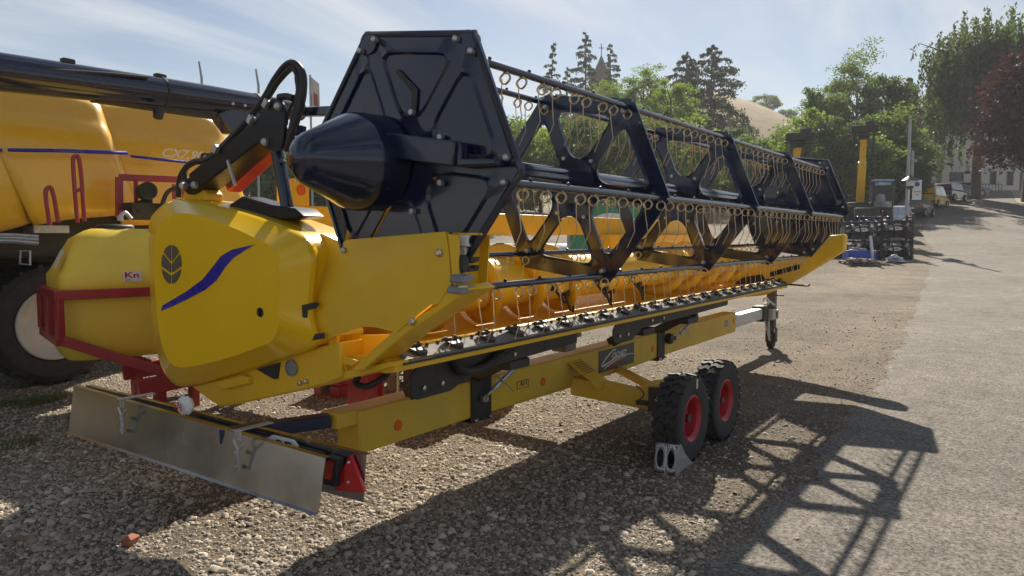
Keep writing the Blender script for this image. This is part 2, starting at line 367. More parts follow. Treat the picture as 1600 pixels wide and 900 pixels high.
# loose stones of the yard, denser and larger near the trailer's rear
def stones(n, dmin, dmax, smin, smax, size, name, lab, tone, keep):
    u = rng.random(n); d = dmin*(dmax/dmin)**u; s = smin*d + (smax-smin)*d*rng.random(n)
    sl = np.interp(d, [a for a, b in SL], [b for a, b in SL])
    ok = (s < sl+.03) | (rng.random(n) < np.exp(-np.maximum(0, s-sl)/.25)*.5) | ((s >= sl) & (rng.random(n) < .006))
    xw = d*CY+s*SY; yw = d*SY-s*CY; bare = .5+.5*np.sin(xw*1.25+1.7*np.sin(yw*.9+.5))*np.sin(yw*1.6+1.3*np.cos(xw*1.1))
    ok &= rng.random(n) < keep(s/d)*(.42+.75*bare)
    d, s = d[ok], s[ok]; n = len(d)
    x = d*CY+s*SY; y = d*SY-s*CY
    r = size*np.exp(rng.normal(0, .55, n)); r = np.clip(r, .003, .028)
    base = np.array([(-1, -1, -.6), (1, -1, -.6), (1, 1, -.6), (-1, 1, -.6), (-.62, -.62, .6), (.62, -.62, .6), (.62, .62, .6), (-.62, .62, .6)], np.float32)
    v = base[None]*(1+rng.uniform(-.32, .32, (n, 8, 3)).astype(np.float32))
    v *= (r[:, None]*rng.uniform(.65, 1.25, (n, 3)) * np.array([1, .8, .62]))[:, None, :]
    a = rng.uniform(0, 6.28, n); c, q = np.cos(a)[:, None], np.sin(a)[:, None]; tl = rng.normal(0, .3, n)[:, None]
    X = v[..., 0]*c-v[..., 1]*q; Y = v[..., 0]*q+v[..., 1]*c; Z = v[..., 2]+X*tl
    P = np.stack([X+x[:, None], Y+y[:, None], Z+.25*r[:, None]+np.interp(d, [h[0] for h in HD], [h[1] for h in HD])[:, None]], -1).reshape(-1, 3)
    fc = np.array([(4, 5, 6, 7), (0, 1, 5, 4), (1, 2, 6, 5), (2, 3, 7, 6), (3, 0, 4, 7)])
    Fc = (fc[None]+8*np.arange(n)[:, None, None]).reshape(-1, 4)
    patch = .5+.5*np.sin(x*1.9+np.sin(y*1.3)*1.4)*np.sin(y*2.3+np.cos(x*.9))
    rnd = np.repeat(np.clip(tone*(rng.beta(2, 2.2, n)*.85+.15*patch), 0, 1), 5)
    o = np_mesh(name, P, Fc, 'pebble', rnd); o['kind'] = 'stuff'; o['label'] = lab; o['category'] = 'gravel'; return o
stones(165000, 2.2, 13, -.76, .34, .0062, 'coarse_gravel', 'coarse loose grey gravel around the light board', .95, lambda r: np.clip((.34-r)/.34, 0, 1))
stones(105000, 2.2, 17, -.25, .68, .0046, 'fine_gravel', 'fine tan grit between the trailer and the road edge', .66, lambda r: np.clip((r+.25)/.4, 0, 1))
mb = MB()
# hill of dry grass behind the trees
rows = []
for i in range(33):
    d = 130+i*12; row = []
    for j in range(41):
        px = 500+j*28; s = (px-800)/F*200
        ridge = 33*math.exp(-((px-1060)/330)**2)
        row.append(G(d, s*d/200, 0)+V(0, 0, -1.5+ridge*max(0, math.sin(math.pi*min(1, max(0, (d-135)/190))))+.5*math.sin(i*1.3+j*.8)))
    rows.append(row)
mb.grid(rows); struct(mb.build('hill', 'dry_grass', angle=180))

# ================================================================== COMBINE HEADER
HDR = thing('combine_header', 'long yellow combine header with black hexagonal tine reel, carried on the trailer', 'header', (6.3, 3.4, .95))
def zp(x0, y0, sc):                    # zoomed photo crop -> photo pixel
    return lambda x, y: (x0+x/sc, y0+y/sc)
z3 = zp(230, 280, 2.5); z6 = zp(480, 340, 3.0); z5 = zp(480, 440, 5.0)
# ---- rounded side shield
def raysample(poly, c, n):
    o = []
    for k in range(n):
        a = 2*math.pi*k/n; d = (math.cos(a), math.sin(a)); best = None
        for i in range(len(poly)):
            p, q = poly[i], poly[(i+1) % len(poly)]; ex, ey = q[0]-p[0], q[1]-p[1]; den = d[0]*ey-d[1]*ex
            if abs(den) < 1e-9: continue
            t = ((p[0]-c[0])*ey-(p[1]-c[1])*ex)/den; u = ((p[0]-c[0])*d[1]-(p[1]-c[1])*d[0])/den
            if t > 0 and -1e-6 <= u <= 1+1e-6 and (best is None or t > best): best = t
        o.append((c[0]+d[0]*best, c[1]+d[1]*best))
    return o
inn = [(28, 200), (60, 160), (130, 122), (300, 172), (470, 252), (508, 290), (516, 340), (514, 480), (508, 625), (440, 655), (300, 705), (130, 742), (88, 722), (50, 640), (28, 420)]
outr = [(3, 170), (25, 128), (90, 78), (135, 75), (320, 108), (500, 163), (620, 212), (662, 260), (674, 310), (660, 420), (655, 500), (664, 570), (690, 625), (660, 662), (520, 708), (350, 762), (150, 816), (100, 806), (48, 730), (18, 560), (6, 350)]
NS = 96; cc = (300, 430)
inn = raysample([tuple(p) for p in chaikin([V(*p, 0).to_2d() for p in inn], 2)], cc, NS)
outr = raysample([tuple(p) for p in chaikin([V(*p, 0).to_2d() for p in outr], 2)], cc, NS)
XF, XB = 2.455, 2.63
mb = MB(); rings = []
for t in (.25, .55, .8, 1): rings.append([PX(*z3(cc[0]+(p[0]-cc[0])*t, cc[1]+(p[1]-cc[1])*t), XF) for p in inn])
PRF = ((.03, .03), (.80, .60), (.92, .74), (.98, .88), (1, 1))
for s_, dp in PRF:
    X = XF+(XB-XF)*dp
    rings.append([PX(*z3(p[0]+(q[0]-p[0])*s_, p[1]+(q[1]-p[1])*s_), X) for p, q in zip(inn, outr)])
rings.append([v+V(.30, 0, 0) for v in rings[-1]])
vs = [v for r in rings for v in r]; k = len(rings)
fs = [tuple(range(NS))]+[(i*NS+j, i*NS+(j+1) % NS, (i+1)*NS+(j+1) % NS, (i+1)*NS+j) for i in range(k-1) for j in range(NS)]+[tuple(range((k-1)*NS, k*NS))]
mb.add(vs, fs); SH = mb.build('side_shield', 'yellow_gloss', HDR, angle=24)
XD = XF-.003
st = [(53, 515), (60, 493), (150, 440), (213, 394), (248, 352), (288, 300), (330, 275), (420, 255), (392, 271), (335, 308), (303, 345), (270, 395), (226, 432), (150, 472), (90, 500)]
mb = MB(); mb.prism([PX(*z3(*p), XD) for p in st], (.002, 0, 0)); mb.build('blue_stripe', 'blue', SH)
mb = MB(); ec = (93, 333); ea, eb = 38, 76        # leaf emblem: ribs left and right of a stem
for sd in (-1, 1):
    cuts = [(-80, -90, -30), (-28, -27, 14), (17, 17, 62)]
    for ti in range(3):
        a0, a1 = [(-86, -40), (-31, 5), (15, 82)][ti]; s0, s1 = [(-64, -14), (-3, 31), (43, 70)][ti]
        arc = [(ec[0]+sd*ea*math.cos(R(a0+(a1-a0)*j/8)), ec[1]+eb*math.sin(R(a0+(a1-a0)*j/8))) for j in range(9)]
        pts = [(ec[0]+sd*3.2, ec[1]+s0)]+arc+[(ec[0]+sd*3.2, ec[1]+s1)]
        mb.prism([PX(*z3(*p), XD-.003) for p in pts], (.005, 0, 0))
mb.build('leaf_emblem', 'emblem_grey', SH)
c = PX(*z3(442, 520), XF); mb = MB(); mb.lathe([(.026, 0), (.026, -.004), (.02, -.004), (.018, .0)], c, (1, 0, 0), 20); mb.lathe([(.010, -.012), (.010, 0)], c, (1, 0, 0), 10); mb.build('lock', 'dark_steel', SH)
def xs(p): s_ = min(1, max(0, (p[0]-514)/(657-514))); return XF+(XB-XF)*.75*s_-.004
lr = [(604, 492), (655, 481), (672, 486), (655, 505), (624, 512), (628, 608), (690, 600), (690, 622), (632, 632), (610, 612)]
mb = MB(); mb.prism([PX(*z3(*p), xs(p)) for p in lr], (.006, 0, 0)); mb.build('latch_recess', 'black_matt', SH)
# ---- lower casting below the shield
mb = MB(); mb.prism([PX(*p, 2.64) for p in [(298, 604), (342, 636), (370, 632), (454, 614), (506, 601), (532, 590), (532, 534), (506, 540), (438, 560), (330, 596)]], (.30, 0, 0)); LC = mb.build('lower_casting', 'yellow', HDR, bevel=.012)
mb = MB(); mb.prism([PX(*z3(*p), 2.605) for p in [(250, 802), (300, 822), (392, 800), (395, 775), (370, 765), (262, 792)]], (.06, 0, 0)); mb.build('cover_plate', 'yellow', LC, bevel=.008)
mb = MB(); mb.prism([PX(*z3(*p), 2.632) for p in [(425, 742), (518, 716), (508, 780), (495, 782)]], (.012, 0, 0)); mb.build('recess', 'black_matt', LC)
c = PX(*z3(563, 737), 2.632); mb = MB(); mb.lathe([(.046, .01), (.046, -.008), (.036, -.012), (.034, -.004), (.001, -.004)], c, (1, 0, 0), 28); mb.build('round_cap', 'grey_plastic', LC)
mb = MB()
for p in ((598, 796), (620, 790)): mb.lathe([(.014, .012), (.014, -.012), (.008, -.016)], PX(*z3(*p), 2.632), (1, 0, 0), 8)
mb.build('bolt', 'steel', LC)
# ---- folded divider panel
up = [(70, 76), (150, 110), (655, 70)]; cre = [(655, 72), (560, 120), (330, 262), (38, 452)]
low = [(60, 548), (92, 572), (200, 531), (268, 509), (330, 514), (425, 538), (490, 482), (584, 408), (620, 404), (680, 312), (668, 150)]
C_ = [PX(*z6(*p), 2.62) for p in cre]; B_ = [PX(*z6(*p), 2.62) for p in low]
def tilt(p):                    # point on the upper field, which leans back from the crease line
    a_, b_ = C_[0], C_[-1]; e_ = (b_-a_).normalized(); q = PX(*z6(*p), 2.62)
    for _ in range(4):
        w_ = q-a_; w_.x = 0; dist = (w_-e_*w_.dot(e_)).length; q = PX(*z6(*p), 2.62+.30*dist)
    return q
A = [tilt(p) for p in up[:2]]+[C_[0]+V(0, 0, .004)]; lft = tilt((48, 205))
C_[1:3] = [C_[0]+(C_[3]-C_[0])*t for t in (.2, .6)]
mb = MB(); vs = A+[lft]+C_+B_; nA = 4
# upper: A0 A1 A2 | crease | lft ; lower: crease reversed + low
mb.add(vs, [(0, 1, 2, 4, 5, 6, 7, 3), (7, 6, 5, 4)+tuple(reversed(range(8, 8+len(low))))])
DP = mb.build('divider_panel', 'yellow', HDR, solid=.02, smooth=False)
mb = MB()
for p in ((622, 165), (495, 488)): mb.lathe([(.019, .01), (.019, -.012), (.011, -.018), (.001, -.018)], PX(*z6(*p), 2.61), (1, 0, 0), 10)
mb.build('bolt', 'steel', DP)
# ---- lamp housing open to the front, with lamp, brackets and guards
mb = MB(); mb.prism([PX(*z6(*p), 2.615) for p in [(660, 76), (706, 84), (712, 270), (690, 344), (684, 312)]], (.012, 0, 0))
YH = 2.17
mb.prism([PY(*z6(*p), YH) for p in [(690, 72), (735, 66), (815, 70), (820, 92), (800, 322), (690, 346)]], (0, .012, 0))
a_, b_ = PY(*z6(706, 78), YH), PY(*z6(817, 74), YH); mb.b2((a_.x, 2.03, a_.z-.004), (b_.x, YH, a_.z+.006))
a2, b2_ = PY(*z6(815, 76), YH), PY(*z6(800, 322), YH); mb.prism([V(a2.x, YH, a2.z), V(a2.x, YH-.05, a2.z), V(b2_.x, YH-.05, b2_.z), V(b2_.x, YH, b2_.z)], (.008, 0, 0))
LH = mb.build('lamp_housing', 'yellow', HDR)
def pbox(x0, y0, x1, y1, ya, yb_): p_, q_ = PY(*z6(x0, y1), ya), PY(*z6(x1, y0), ya); m_ = MB(); m_.b2((p_.x, ya, p_.z), (q_.x, yb_, q_.z)); return m_
LB = pbox(756, 82, 790, 136, 2.09, YH).build('lamp_body', 'white', LH, bevel=.008)
mb = MB(); mb.lathe([(.024, 0), (.024, -.006), (.019, -.004), (.001, -.002)], PY(*z6(773, 109), 2.089), (0, 1, 0), 24); mb.build('lens', 'glass_dark', LB)
pbox(742, 136, 762, 180, 2.12, YH).build('lamp_stalk', 'white', LH, bevel=.006)
mb = MB(); mb.prism([PY(*z6(*p), 2.09) for p in chaikin([Vector(p) for p in [(730, 178), (745, 172), (762, 205), (755, 245), (730, 265)]], 2)], (0, .06, 0)); mb.build('bracket', 'black_matt', LH)
for q in ([(756, 182), (810, 184), (806, 205), (780, 214), (756, 205)], [(756, 228), (780, 240), (810, 222), (806, 250), (758, 254)]):
    mb = MB(); mb.prism([PY(*z6(*p), 2.12) for p in q], (0, .05, 0)); mb.build('bracket', 'black_matt', LH, bevel=.004)
for q in ([(728, 288), (750, 262), (788, 275), (786, 296), (730, 312)], [(718, 334), (730, 320), (800, 320), (798, 344), (720, 366)]):
    mb = MB(); mb.prism([PY(*z6(*p), 2.06) for p in chaikin([Vector(p) for p in q], 1)], (0, .08, 0)); mb.build('grey_guard', 'grey_plastic', LH, bevel=.012)
pbox(718, 316, 756, 332, 2.052, 2.07).build('clip', 'steel', LH, bevel=.003)
# ---- diagonal beam and frame under the divider
mb = MB(); mb.prism([PX(*p, 2.615) for p in [(690, 455), (722, 444), (735, 452), (632, 523), (566, 579), (545, 580), (612, 519), (683, 478)]], (.20, 0, 0)); DB = mb.build('diagonal_beam', 'yellow', HDR, bevel=.006)
mb = MB(); mb.prism([PX(*p, 2.665) for p in [(478, 592), (545, 579), (608, 566), (612, 573), (560, 588), (482, 606)]], (.34, 0, 0)); SK = mb.build('skid_rail', 'yellow', HDR, bevel=.005)
mb = MB(); mb.prism([PX(*p, 2.80) for p in [(505, 525), (625, 522), (600, 556), (560, 570), (505, 575)]], (.01, 0, 0)); mb.build('cavity_back', 'yellow', HDR)
mb = MB(); mb.prism([PX(*z5(*p), 2.655) for p in [(165, 430), (232, 418), (235, 570), (400, 622), (360, 660), (200, 632), (120, 650), (130, 590), (166, 580)]], (.02, 0, 0)); mb.build('frame_post', 'yellow', HDR, bevel=.003)
for a, b in (((100, 650), (105, 735)), ((222, 630), (170, 725)), ((285, 630), (305, 700))):
    mb = MB(); p, q = PX(*z5(*a), 2.66), PX(*z5(*b), 2.66); mb.bar(p+V(.07, 0, 0), q+V(.07, 0, 0), .14, .008, up=(0, 1, 0)); mb.build('rib', 'yellow', HDR)
mb = MB(); mb.prism([PX(*z5(*p), 2.70) for p in [(95, 655), (215, 632), (390, 640), (330, 695), (110, 745)]], (.01, 0, 0)); mb.build('rib_back', 'yellow', HDR)
hs = spline([PX(560, 588, 2.80), PX(556, 598, 2.79), PX(572, 604, 2.79), PX(596, 592, 2.85), PX(615, 574, 3.0), PX(650, 560, 3.2)], 6)
mb = MB(); mb.tube(hs, .018, 10); mb.build('hose', 'hose', HDR)
mb = MB(); mb.prism([PX(*p, 3.0) for p in [(500, 596), (511, 594), (509, 616), (502, 617)]], (.03, 0, 0)); mb.build('stub', 'black_matt', HDR)
# ---- table: cutter bar, floor, back wall, top beam
X0, X1 = 2.80, 10.05
def ext(poly, x0=X0, x1=X1): m_ = MB(); m_.prism([(x0, y, z) for y, z in poly], (x1-x0, 0, 0)); return m_
mb = ext([(2.585, 1.060), (2.70, 1.100), (2.70, 1.092), (2.59, 1.045)]); CB = mb.build('cutter_bar', 'knife', HDR)
ext([(2.58, 1.052), (2.587, 1.052), (2.587, 1.040), (2.58, 1.040)], X0-.05).build('edge_strip', 'black_matt', CB)
ext([(2.595, 1.044), (2.70, 1.088), (2.95, 1.06), (2.95, 1.02), (2.66, 1.0), (2.60, 1.01)], X0-.1).build('cutter_frame', 'yellow', HDR)
tr = [(2.70, 1.096), (2.76, 1.102), (2.78, 1.066), (3.05, 1.035)]+[(3.35+.335*math.cos(a), 1.35+.335*math.sin(a)) for a in [R(-95+i*9) for i in range(11)]]+[(3.72, 1.48)]
mb = MB(); mb.grid([[(x, y, z) for y, z in tr] for x in (X0, 4.4, 6.2, 8, X1)]); mb.build('table_floor', 'yellow', HDR, solid=.012)
ext([(3.90, 1.70), (3.90, 1.89), (4.06, 1.89), (4.06, 1.70)], 3.14, 10.05).build('top_beam', 'yellow', HDR, bevel=.012)
for x0_, x1_ in ((3.14, 3.9), (7.35, 10.05)):
    ext([(3.80, 1.45), (3.80, 1.702), (3.92, 1.702), (3.92, 1.45)], x0_, x1_).build('back_wall', 'yellow', HDR)
mb = MB(); mb.b2((3.14, 3.90, 1.889), (3.28, 4.06, 2.06)); mb.b2((3.28, 3.93, 2.035), (3.75, 4.03, 2.06)); PO = mb.build('end_post', 'yellow', HDR, bevel=.008)
mb = MB(); mb.lathe([(.035, 0), (.035, .004)], (3.21, 3.894, 1.99), (0, 1, 0), 20); mb.build('hole_cap', 'orange', PO)
mb = MB(); mb.b2((7.0, 3.885, 1.62), (7.08, 3.9, 1.72)); mb.build('hinge', 'black_matt', HDR)
# knife guards and bolts
gm = MB(); gm.prism([(-.035, 2.600, 1.075), (0, 2.575, 1.07), (.035, 2.600, 1.075), (.05, 2.65, 1.095), (.028, 2.69, 1.105), (-.028, 2.69, 1.105), (-.05, 2.65, 1.095)], (0, 0, .014))
gm.box((0, 2.67, 1.117), (.12, .022, .012)); gm.lathe([(.014, 0), (.014, .016), (.008, .02)], (.04, 2.672, 1.115), (0, 0, 1), 6); gm.lathe([(.012, 0), (.012, .02)], (-.05, 2.66, 1.112), (0, 0, 1), 6)
kg = gm.build('knife_guard', 'black_matt', CB); ko = kg.location.copy()
for i in range(24):
    o = kg if i == 0 else kg.copy()
    if i: COL.objects.link(o); o.parent = CB
    o.location = (X0+.12+i*.305, 0, 0)
bm_ = MB()
for i in range(72): bm_.lathe([(.011, 0), (.011, .012), (.006, .016)], (X0+.05+i*.1, 2.688+.008*(i % 2), 1.098), (0, 0, 1), 6)
bm_.build('guard_bolts', 'dark_steel', CB)
# ---- auger
AY, AZ, AR, DR = 3.35, 1.335, .295, .185
mb = MB(); mb.lathe([(DR, 2.90), (DR, 10.0)], (0, AY, AZ), (1, 0, 0), 40); AU = mb.build('auger', 'yellow', HDR)
def flight(x0, x1, pitch, hand, ph):
    n = int((x1-x0)/pitch*36); r0 = []; r1 = []
    for i in range(n+1):
        x = x0+(x1-x0)*i/n; a = ph+hand*2*math.pi*(x-x0)/pitch
        r0.append(V(x, AY+DR*.97*math.cos(a), AZ+DR*.97*math.sin(a))); r1.append(V(x, AY+AR*math.cos(a), AZ+AR*math.sin(a)))
    m_ = MB(); m_.grid([r0, r1]); return m_.build('flight', 'yellow', AU, solid=.007)
flight(2.95, 5.75, .56, 1, 1.0); flight(7.25, 10.0, .56, -1, 2.0)
for i in range(9):
    x = 5.15+i*.24; a = R(200+(i % 3)*22); mb = MB(); p = V(x, AY+DR*math.cos(a), AZ+DR*math.sin(a)); q = V(x+.03, AY+.33*math.cos(a+.25), AZ+.33*math.sin(a+.25))
    mb.tube([p, q], .012, 8); mb.box(p, (.055, .06, .05)); mb.build('finger', 'black_matt', AU)
# ---- far divider
fd = [(1294, 368), (1319, 366), (1320, 372), (1318, 392), (1232, 444), (1190, 462), (1100, 470), (1075, 440), (1150, 415), (1262, 396)]
mb = MB(); mb.prism([PX(*p, 10.02) for p in fd], (.20, 0, 0)); FD = mb.build('far_divider', 'yellow', HDR, bevel=.02)
for i in range(9):
    p = PX(1206+i*5, 428-i*1.35, 10.015); mb = MB(); w_ = .055; mb.prism([p+V(0, w_*.6, -.035), p+V(0, -w_*.5, -.03), p+V(0, -w_*.7, .035), p+V(0, w_*.4, .03)], (.006, 0, 0)); mb.build('slot', 'black_matt', FD)
mb = MB(); mb.prism([PX(*p, 10.012) for p in [(1150, 436), (1190, 428), (1196, 436), (1210, 434), (1214, 440), (1150, 452)]], (.006, 0, 0)); mb.build('slot', 'black_matt', FD)
mb = MB(); mb.tube([V(10.1, 2.6, 1.05), V(10.1, 2.35, 1.04), V(10.1, 2.33, 1.06)], .012, 8); mb.build('hook', 'dark_steel', FD)

# ---- reel
YC, ZC, RR, PH = 2.5, 2.0125, .62, R(8)
VA = [(YC+RR*math.cos(math.pi+PH+i*math.pi/3), ZC+RR*math.sin(math.pi+PH+i*math.pi/3)) for i in range(6)]
VA[2] = (VA[2][0], VA[2][1]+.045)
def inset_tri(o, a, b, leg, rim, hub):
    o, a, b = Vector(o), Vector(a), Vector(b); m_ = ((a+b)/2-o); hgt_ = m_.length; m_.normalize(); half = math.atan2((a-b).length/2, hgt_); t = (b-a).normalized()
    def pt(r, side): w = r*math.tan(half)-leg/math.cos(half); return o+m_*r+t*side*max(w, .004)
    r1 = hgt_-rim; r0 = max(hub, leg/math.sin(half)+.012)
    return [pt(r1, -1), pt(r1, 1), pt(r0, 1), pt(r0, -1)]
def roundpoly(p, r, k=6):
    o = []; n = len(p)
    for i in range(n):
        a, b, c = p[i-1], p[i], p[(i+1) % n]; u = (a-b); w = (c-b); ra = min(r, u.length*.45); rc = min(r, w.length*.45); s, e = b+u.normalized()*ra, b+w.normalized()*rc
        for j in range(k+1): t = j/k; o.append(s*(1-t)**2+b*2*t*(1-t)+e*t*t)
    return o
def hexplate(cy, cz, rad, ph, X, th, leg, rim, hub, recess=None, lip=.012):
    """six-sided pressed plate in the plane X: six rounded openings (or pressed fields) round a hub"""
    O = Vector((cy, cz)); vv = [O+Vector((math.cos(math.pi+ph+i*math.pi/3), math.sin(math.pi+ph+i*math.pi/3)))*rad for i in range(6)]
    M_ = MB(); P3 = lambda p, x: V(x, p[0], p[1])
    for i in range(6):
        a, b = vv[i], vv[(i+1) % 6]; hole = roundpoly(inset_tri(O, a, b, leg, rim, hub), .085); c = sum(hole, Vector((0, 0)))/len(hole)
        tri = [tuple(O), tuple(a), tuple(b)]; N_ = 48
        h = raysample([tuple(p) for p in hole], tuple(c), N_); bd = raysample(tri, tuple(c), N_)
        for cn in tri:         # snap one ray to every corner of the sector
            k = min(range(N_), key=lambda k: (bd[k][0]-cn[0])**2+(bd[k][1]-cn[1])**2); bd[k] = cn
        f0, f1 = X-th/2, X+th/2
        mid = [((p[0]*.8+q[0]*.2), (p[1]*.8+q[1]*.2)) for p, q in zip(h, bd)]
        if recess is None:
            lay = [[P3(p, f0) for p in bd], [P3(p, f0) for p in mid], [P3(p, f0-lip) for p in h], [P3(p, f1) for p in h], [P3(p, f1) for p in bd]]
        else:
            sm = [(c[0]+(p[0]-c[0])*.93, c[1]+(p[1]-c[1])*.93) for p in h]
            lay = [[P3(p, f0) for p in bd], [P3(p, f0) for p in mid], [P3(p, f0-lip) for p in h], [P3(p, f0+recess) for p in sm]]
        vs = [v for l in lay for v in l]; k = len(lay)
        fs = [(r*N_+j, r*N_+(j+1) % N_, (r+1)*N_+(j+1) % N_, (r+1)*N_+j) for r in range(k-1) for j in range(N_)]
        if recess is not None: fs.append(tuple(range((k-1)*N_, k*N_)))
        M_.add(vs, fs)
        M_.add([P3(a, f0), P3(b, f0), P3(b, f1+.02), P3(a, f1+.02)], [(0, 1, 2, 3)])
        if recess is not None: M_.add([P3(a, f1), P3(b, f1), P3(O, f1)], [(0, 1, 2)])
    return M_, vv
TZ = ZC+.045
for X in (4.33, 6.15, 8.0):
    mb, vv = hexplate(YC, ZC, RR+.035, PH, X, .016, .045, .085, .19)
    for i in range(6):
        p, q = V(X, *vv[i]), V(X, *vv[(i+1) % 6]); mb.bar(p, q, .045, .012, up=(1, 0, 0))
    mb.lathe([(.075, -.03), (.15, -.03), (.15, .03), (.075, .03)], (X, YC, TZ), (1, 0, 0), 28)
    o = mb.build('reel_spider', 'black_paint', HDR, angle=28)
    mb = MB()
    for y, z in VA: mb.lathe([(.016, .0), (.016, -.035), (.009, -.042), (.001, -.042)], (X-.008, YC+(y-YC)*.95, ZC+(z-ZC)*.95), (1, 0, 0), 8)
    for a in range(6): mb.lathe([(.013, 0), (.013, -.02), (.001, -.022)], (X-.008, YC+.21*math.cos(PH+a*math.pi/3), ZC+.21*math.sin(PH+a*math.pi/3)), (1, 0, 0), 8)
    mb.build('bolts', 'galv', o)
for X, rec in ((2.70, .006), (9.76, .006)):
    cz = ZC+.055; mb, vv = hexplate(YC, cz, RR+.055, PH, X, .012, .045, .085, .20, recess=rec, lip=.010)
    mb.tube([V(X, *v) for v in vv], .020, 8, closed=True)
    for i in range(6):
        v = vv[i]; mb.lathe([(.055, -.018), (.055, .018)], (X, YC+(v[0]-YC)*.93, cz+(v[1]-cz)*.93), (1, 0, 0), 20)
    o = mb.build('end_plate', 'black_paint', HDR, angle=30)
    mb = MB()
    for i in range(6):
        v = vv[i]; d = (Vector(v)-Vector((YC, cz))).normalized(); t_ = Vector((-d.y, d.x))
        for s_ in (-.06, .06):
            p = Vector(v)-d*.065+t_*s_*.9; mb.lathe([(.015, 0), (.015, -.03), (.008, -.036), (.001, -.036)], (X-.01, p.x, p.y), (1, 0, 0), 8)
    for a in range(7): mb.lathe([(.014, 0), (.014, -.026), (.001, -.028)], (X-.01, YC+.26*math.cos(a*.9), cz-.02+.24*math.sin(a*.9)), (1, 0, 0), 8)
    mb.build('bolts', 'galv', o)
    if X < 5:     # pressed slot and crank mark on the near plate
        mb = MB(); q = [zp(430, 30, 2.5725)(*p) for p in [(480, 212), (495, 200), (572, 282), (565, 372), (545, 372), (548, 292)]]; mb.prism([PX(*p, X-.012) for p in q], (.006, 0, 0)); mb.build('slot', 'black_matt', o)
mb = MB(); mb.lathe([(.072, 2.72), (.072, 9.75)], (0, YC, TZ), (1, 0, 0), 32); mb.build('reel_tube', 'black_paint', HDR)
# bars and tines
tm = MB()
for k in (0, 1):
    cx = .008*k; tm.tube([V(cx+.004*math.sin(j), .027*math.sin(2*math.pi*j/18), -.047+.027*math.cos(2*math.pi*j/18)) for j in range(18)], .0036, 5, closed=True)
tm.tube(spline([V(.016, .027, -.047), V(.016, .028, -.10), V(.016, .018, -.20), V(.016, .020, -.215), V(.016, .062, -.305)], 3), .0028, 5)
tm.bar(V(.006, 0, .0), V(.006, 0, -.026), .022, .010)
tine_me = None
names = 'CDEFBA'
for i, (y, z) in enumerate(VA):
    mb = MB(); r_ = .0185; mb.lathe([(r_, 2.73), (r_, 9.74)], (0, y, z), (1, 0, 0), 14)
    nt_ = 42
    for k in range(nt_//2): mb.ball((2.86+.168*2*k, y, z+r_+.003), .011, 6)
    bar = mb.build('tine_bar', 'black_paint', HDR)
    for k in range(nt_):
        x = 2.79+.166*k+(.03 if k % 2 else 0)
        if tine_me is None:
            t_ = tm.build('tine', 'tine_steel', None); tine_me = t_.data
        else:
            t_ = bpy.data.objects.new('tine', tine_me); COL.objects.link(t_)
        t_.parent = bar; t_.location = V(x, y, z)-ORG[bar.name]; t_.rotation_euler = (R(random.gauss(0, 2.5)), 0, R(random.gauss(0, 4)))
# ---- drive cover, reel arm, lift gear
mb = MB(); c = V(2.66, 2.69, 2.055); L = .48
mb.lathe([(.001, -L), (.035, -L+.004), (.066, -L+.016), (.092, -L+.036), (.116, -L+.062), (.205, -.205), (.222, -.175), (.233, -.14), (.236, -.10), (.236, .02)], c, (1, 0, .03), 40); mb.build('drive_cover', 'black_paint', HDR, angle=60)
z4 = zp(430, 30, 2.5725)
q = [z4(*p) for p in [(395, 448), (720, 488), (712, 592), (405, 548)]]; mb = MB(); mb.prism([PX(*p, 2.58) for p in q], (.10, 0, 0)); mb.prism([PX(*p, 2.60) for p in [z4(*p) for p in [(712, 488), (745, 495), (745, 560), (880, 560), (890, 585), (712, 592)]]], (.06, 0, 0)); mb.build('reel_arm', 'black_paint', HDR, bevel=.008)
z_ = zp(260, 80, 831/240)
a, b = PX(*z_(190, 720), 2.76), PX(*z_(600, 400), 2.76)
mb = MB(); mb.bar(a, b, .13, .15, up=(1, 0, 0)); AR_ = mb.build('lift_arm', 'black_arm', HDR, bevel=.01)
mb = MB(); pl = [(462, 470), (500, 350), (560, 250), (620, 262), (645, 330), (630, 520), (600, 548), (540, 530)]; mb.prism([PX(*z_(*p), 2.68) for p in chaikin([Vector(p) for p in pl], 1)], (.018, 0, 0)); mb.build('pivot_plate', 'black_arm', AR_, bevel=.003)
mb = MB(); pl = [(95, 715), (120, 680), (150, 680), (178, 715), (160, 770), (120, 778), (95, 755)]; mb.prism([PX(*z_(*p), 2.70) for p in chaikin([Vector(p) for p in pl], 1)], (.03, 0, 0)); mb.build('pivot_plate', 'black_arm', AR_, bevel=.003)
mb = MB()
for p in ((610, 300), (540, 492), (95, 728), (158, 724)): mb.lathe([(.022, .02), (.022, -.018), (.012, -.028), (.001, -.028)], PX(*z_(*p), 2.68), (1, 0, 0), 10)
mb.build('bolts', 'galv', AR_)
mb = MB(); mb.prism([PX(*z_(*p), 2.72) for p in [(80, 800), (100, 745), (170, 715), (215, 770), (220, 810)]], (.12, 0, 0)); mb.build('pivot_bracket', 'yellow', HDR, bevel=.01)
mb = MB(); mb.bar(PX(*z_(700, 330), 2.78), PX(575, 172, 2.72), .05, .045, up=(1, 0, 0)); mb.bar(PX(*z_(690, 420), 2.78), PX(470, 205, 2.72), .06, .06, up=(1, 0, 0)); mb.build('link_bar', 'black_paint', AR_, bevel=.006)
mb = MB(); mb.tube([PX(*z_(600, 540), 2.74), PX(*z_(655, 850), 2.74)], .036, 16); mb.tube([PX(*z_(640, 600), 2.74), PX(*z_(622, 590), 2.70)], .012, 8); mb.build('lift_cylinder', 'black_paint', HDR)
bp = [(330, 835), (405, 785), (560, 830), (690, 850), (742, 895), (700, 905), (620, 912), (480, 880)]
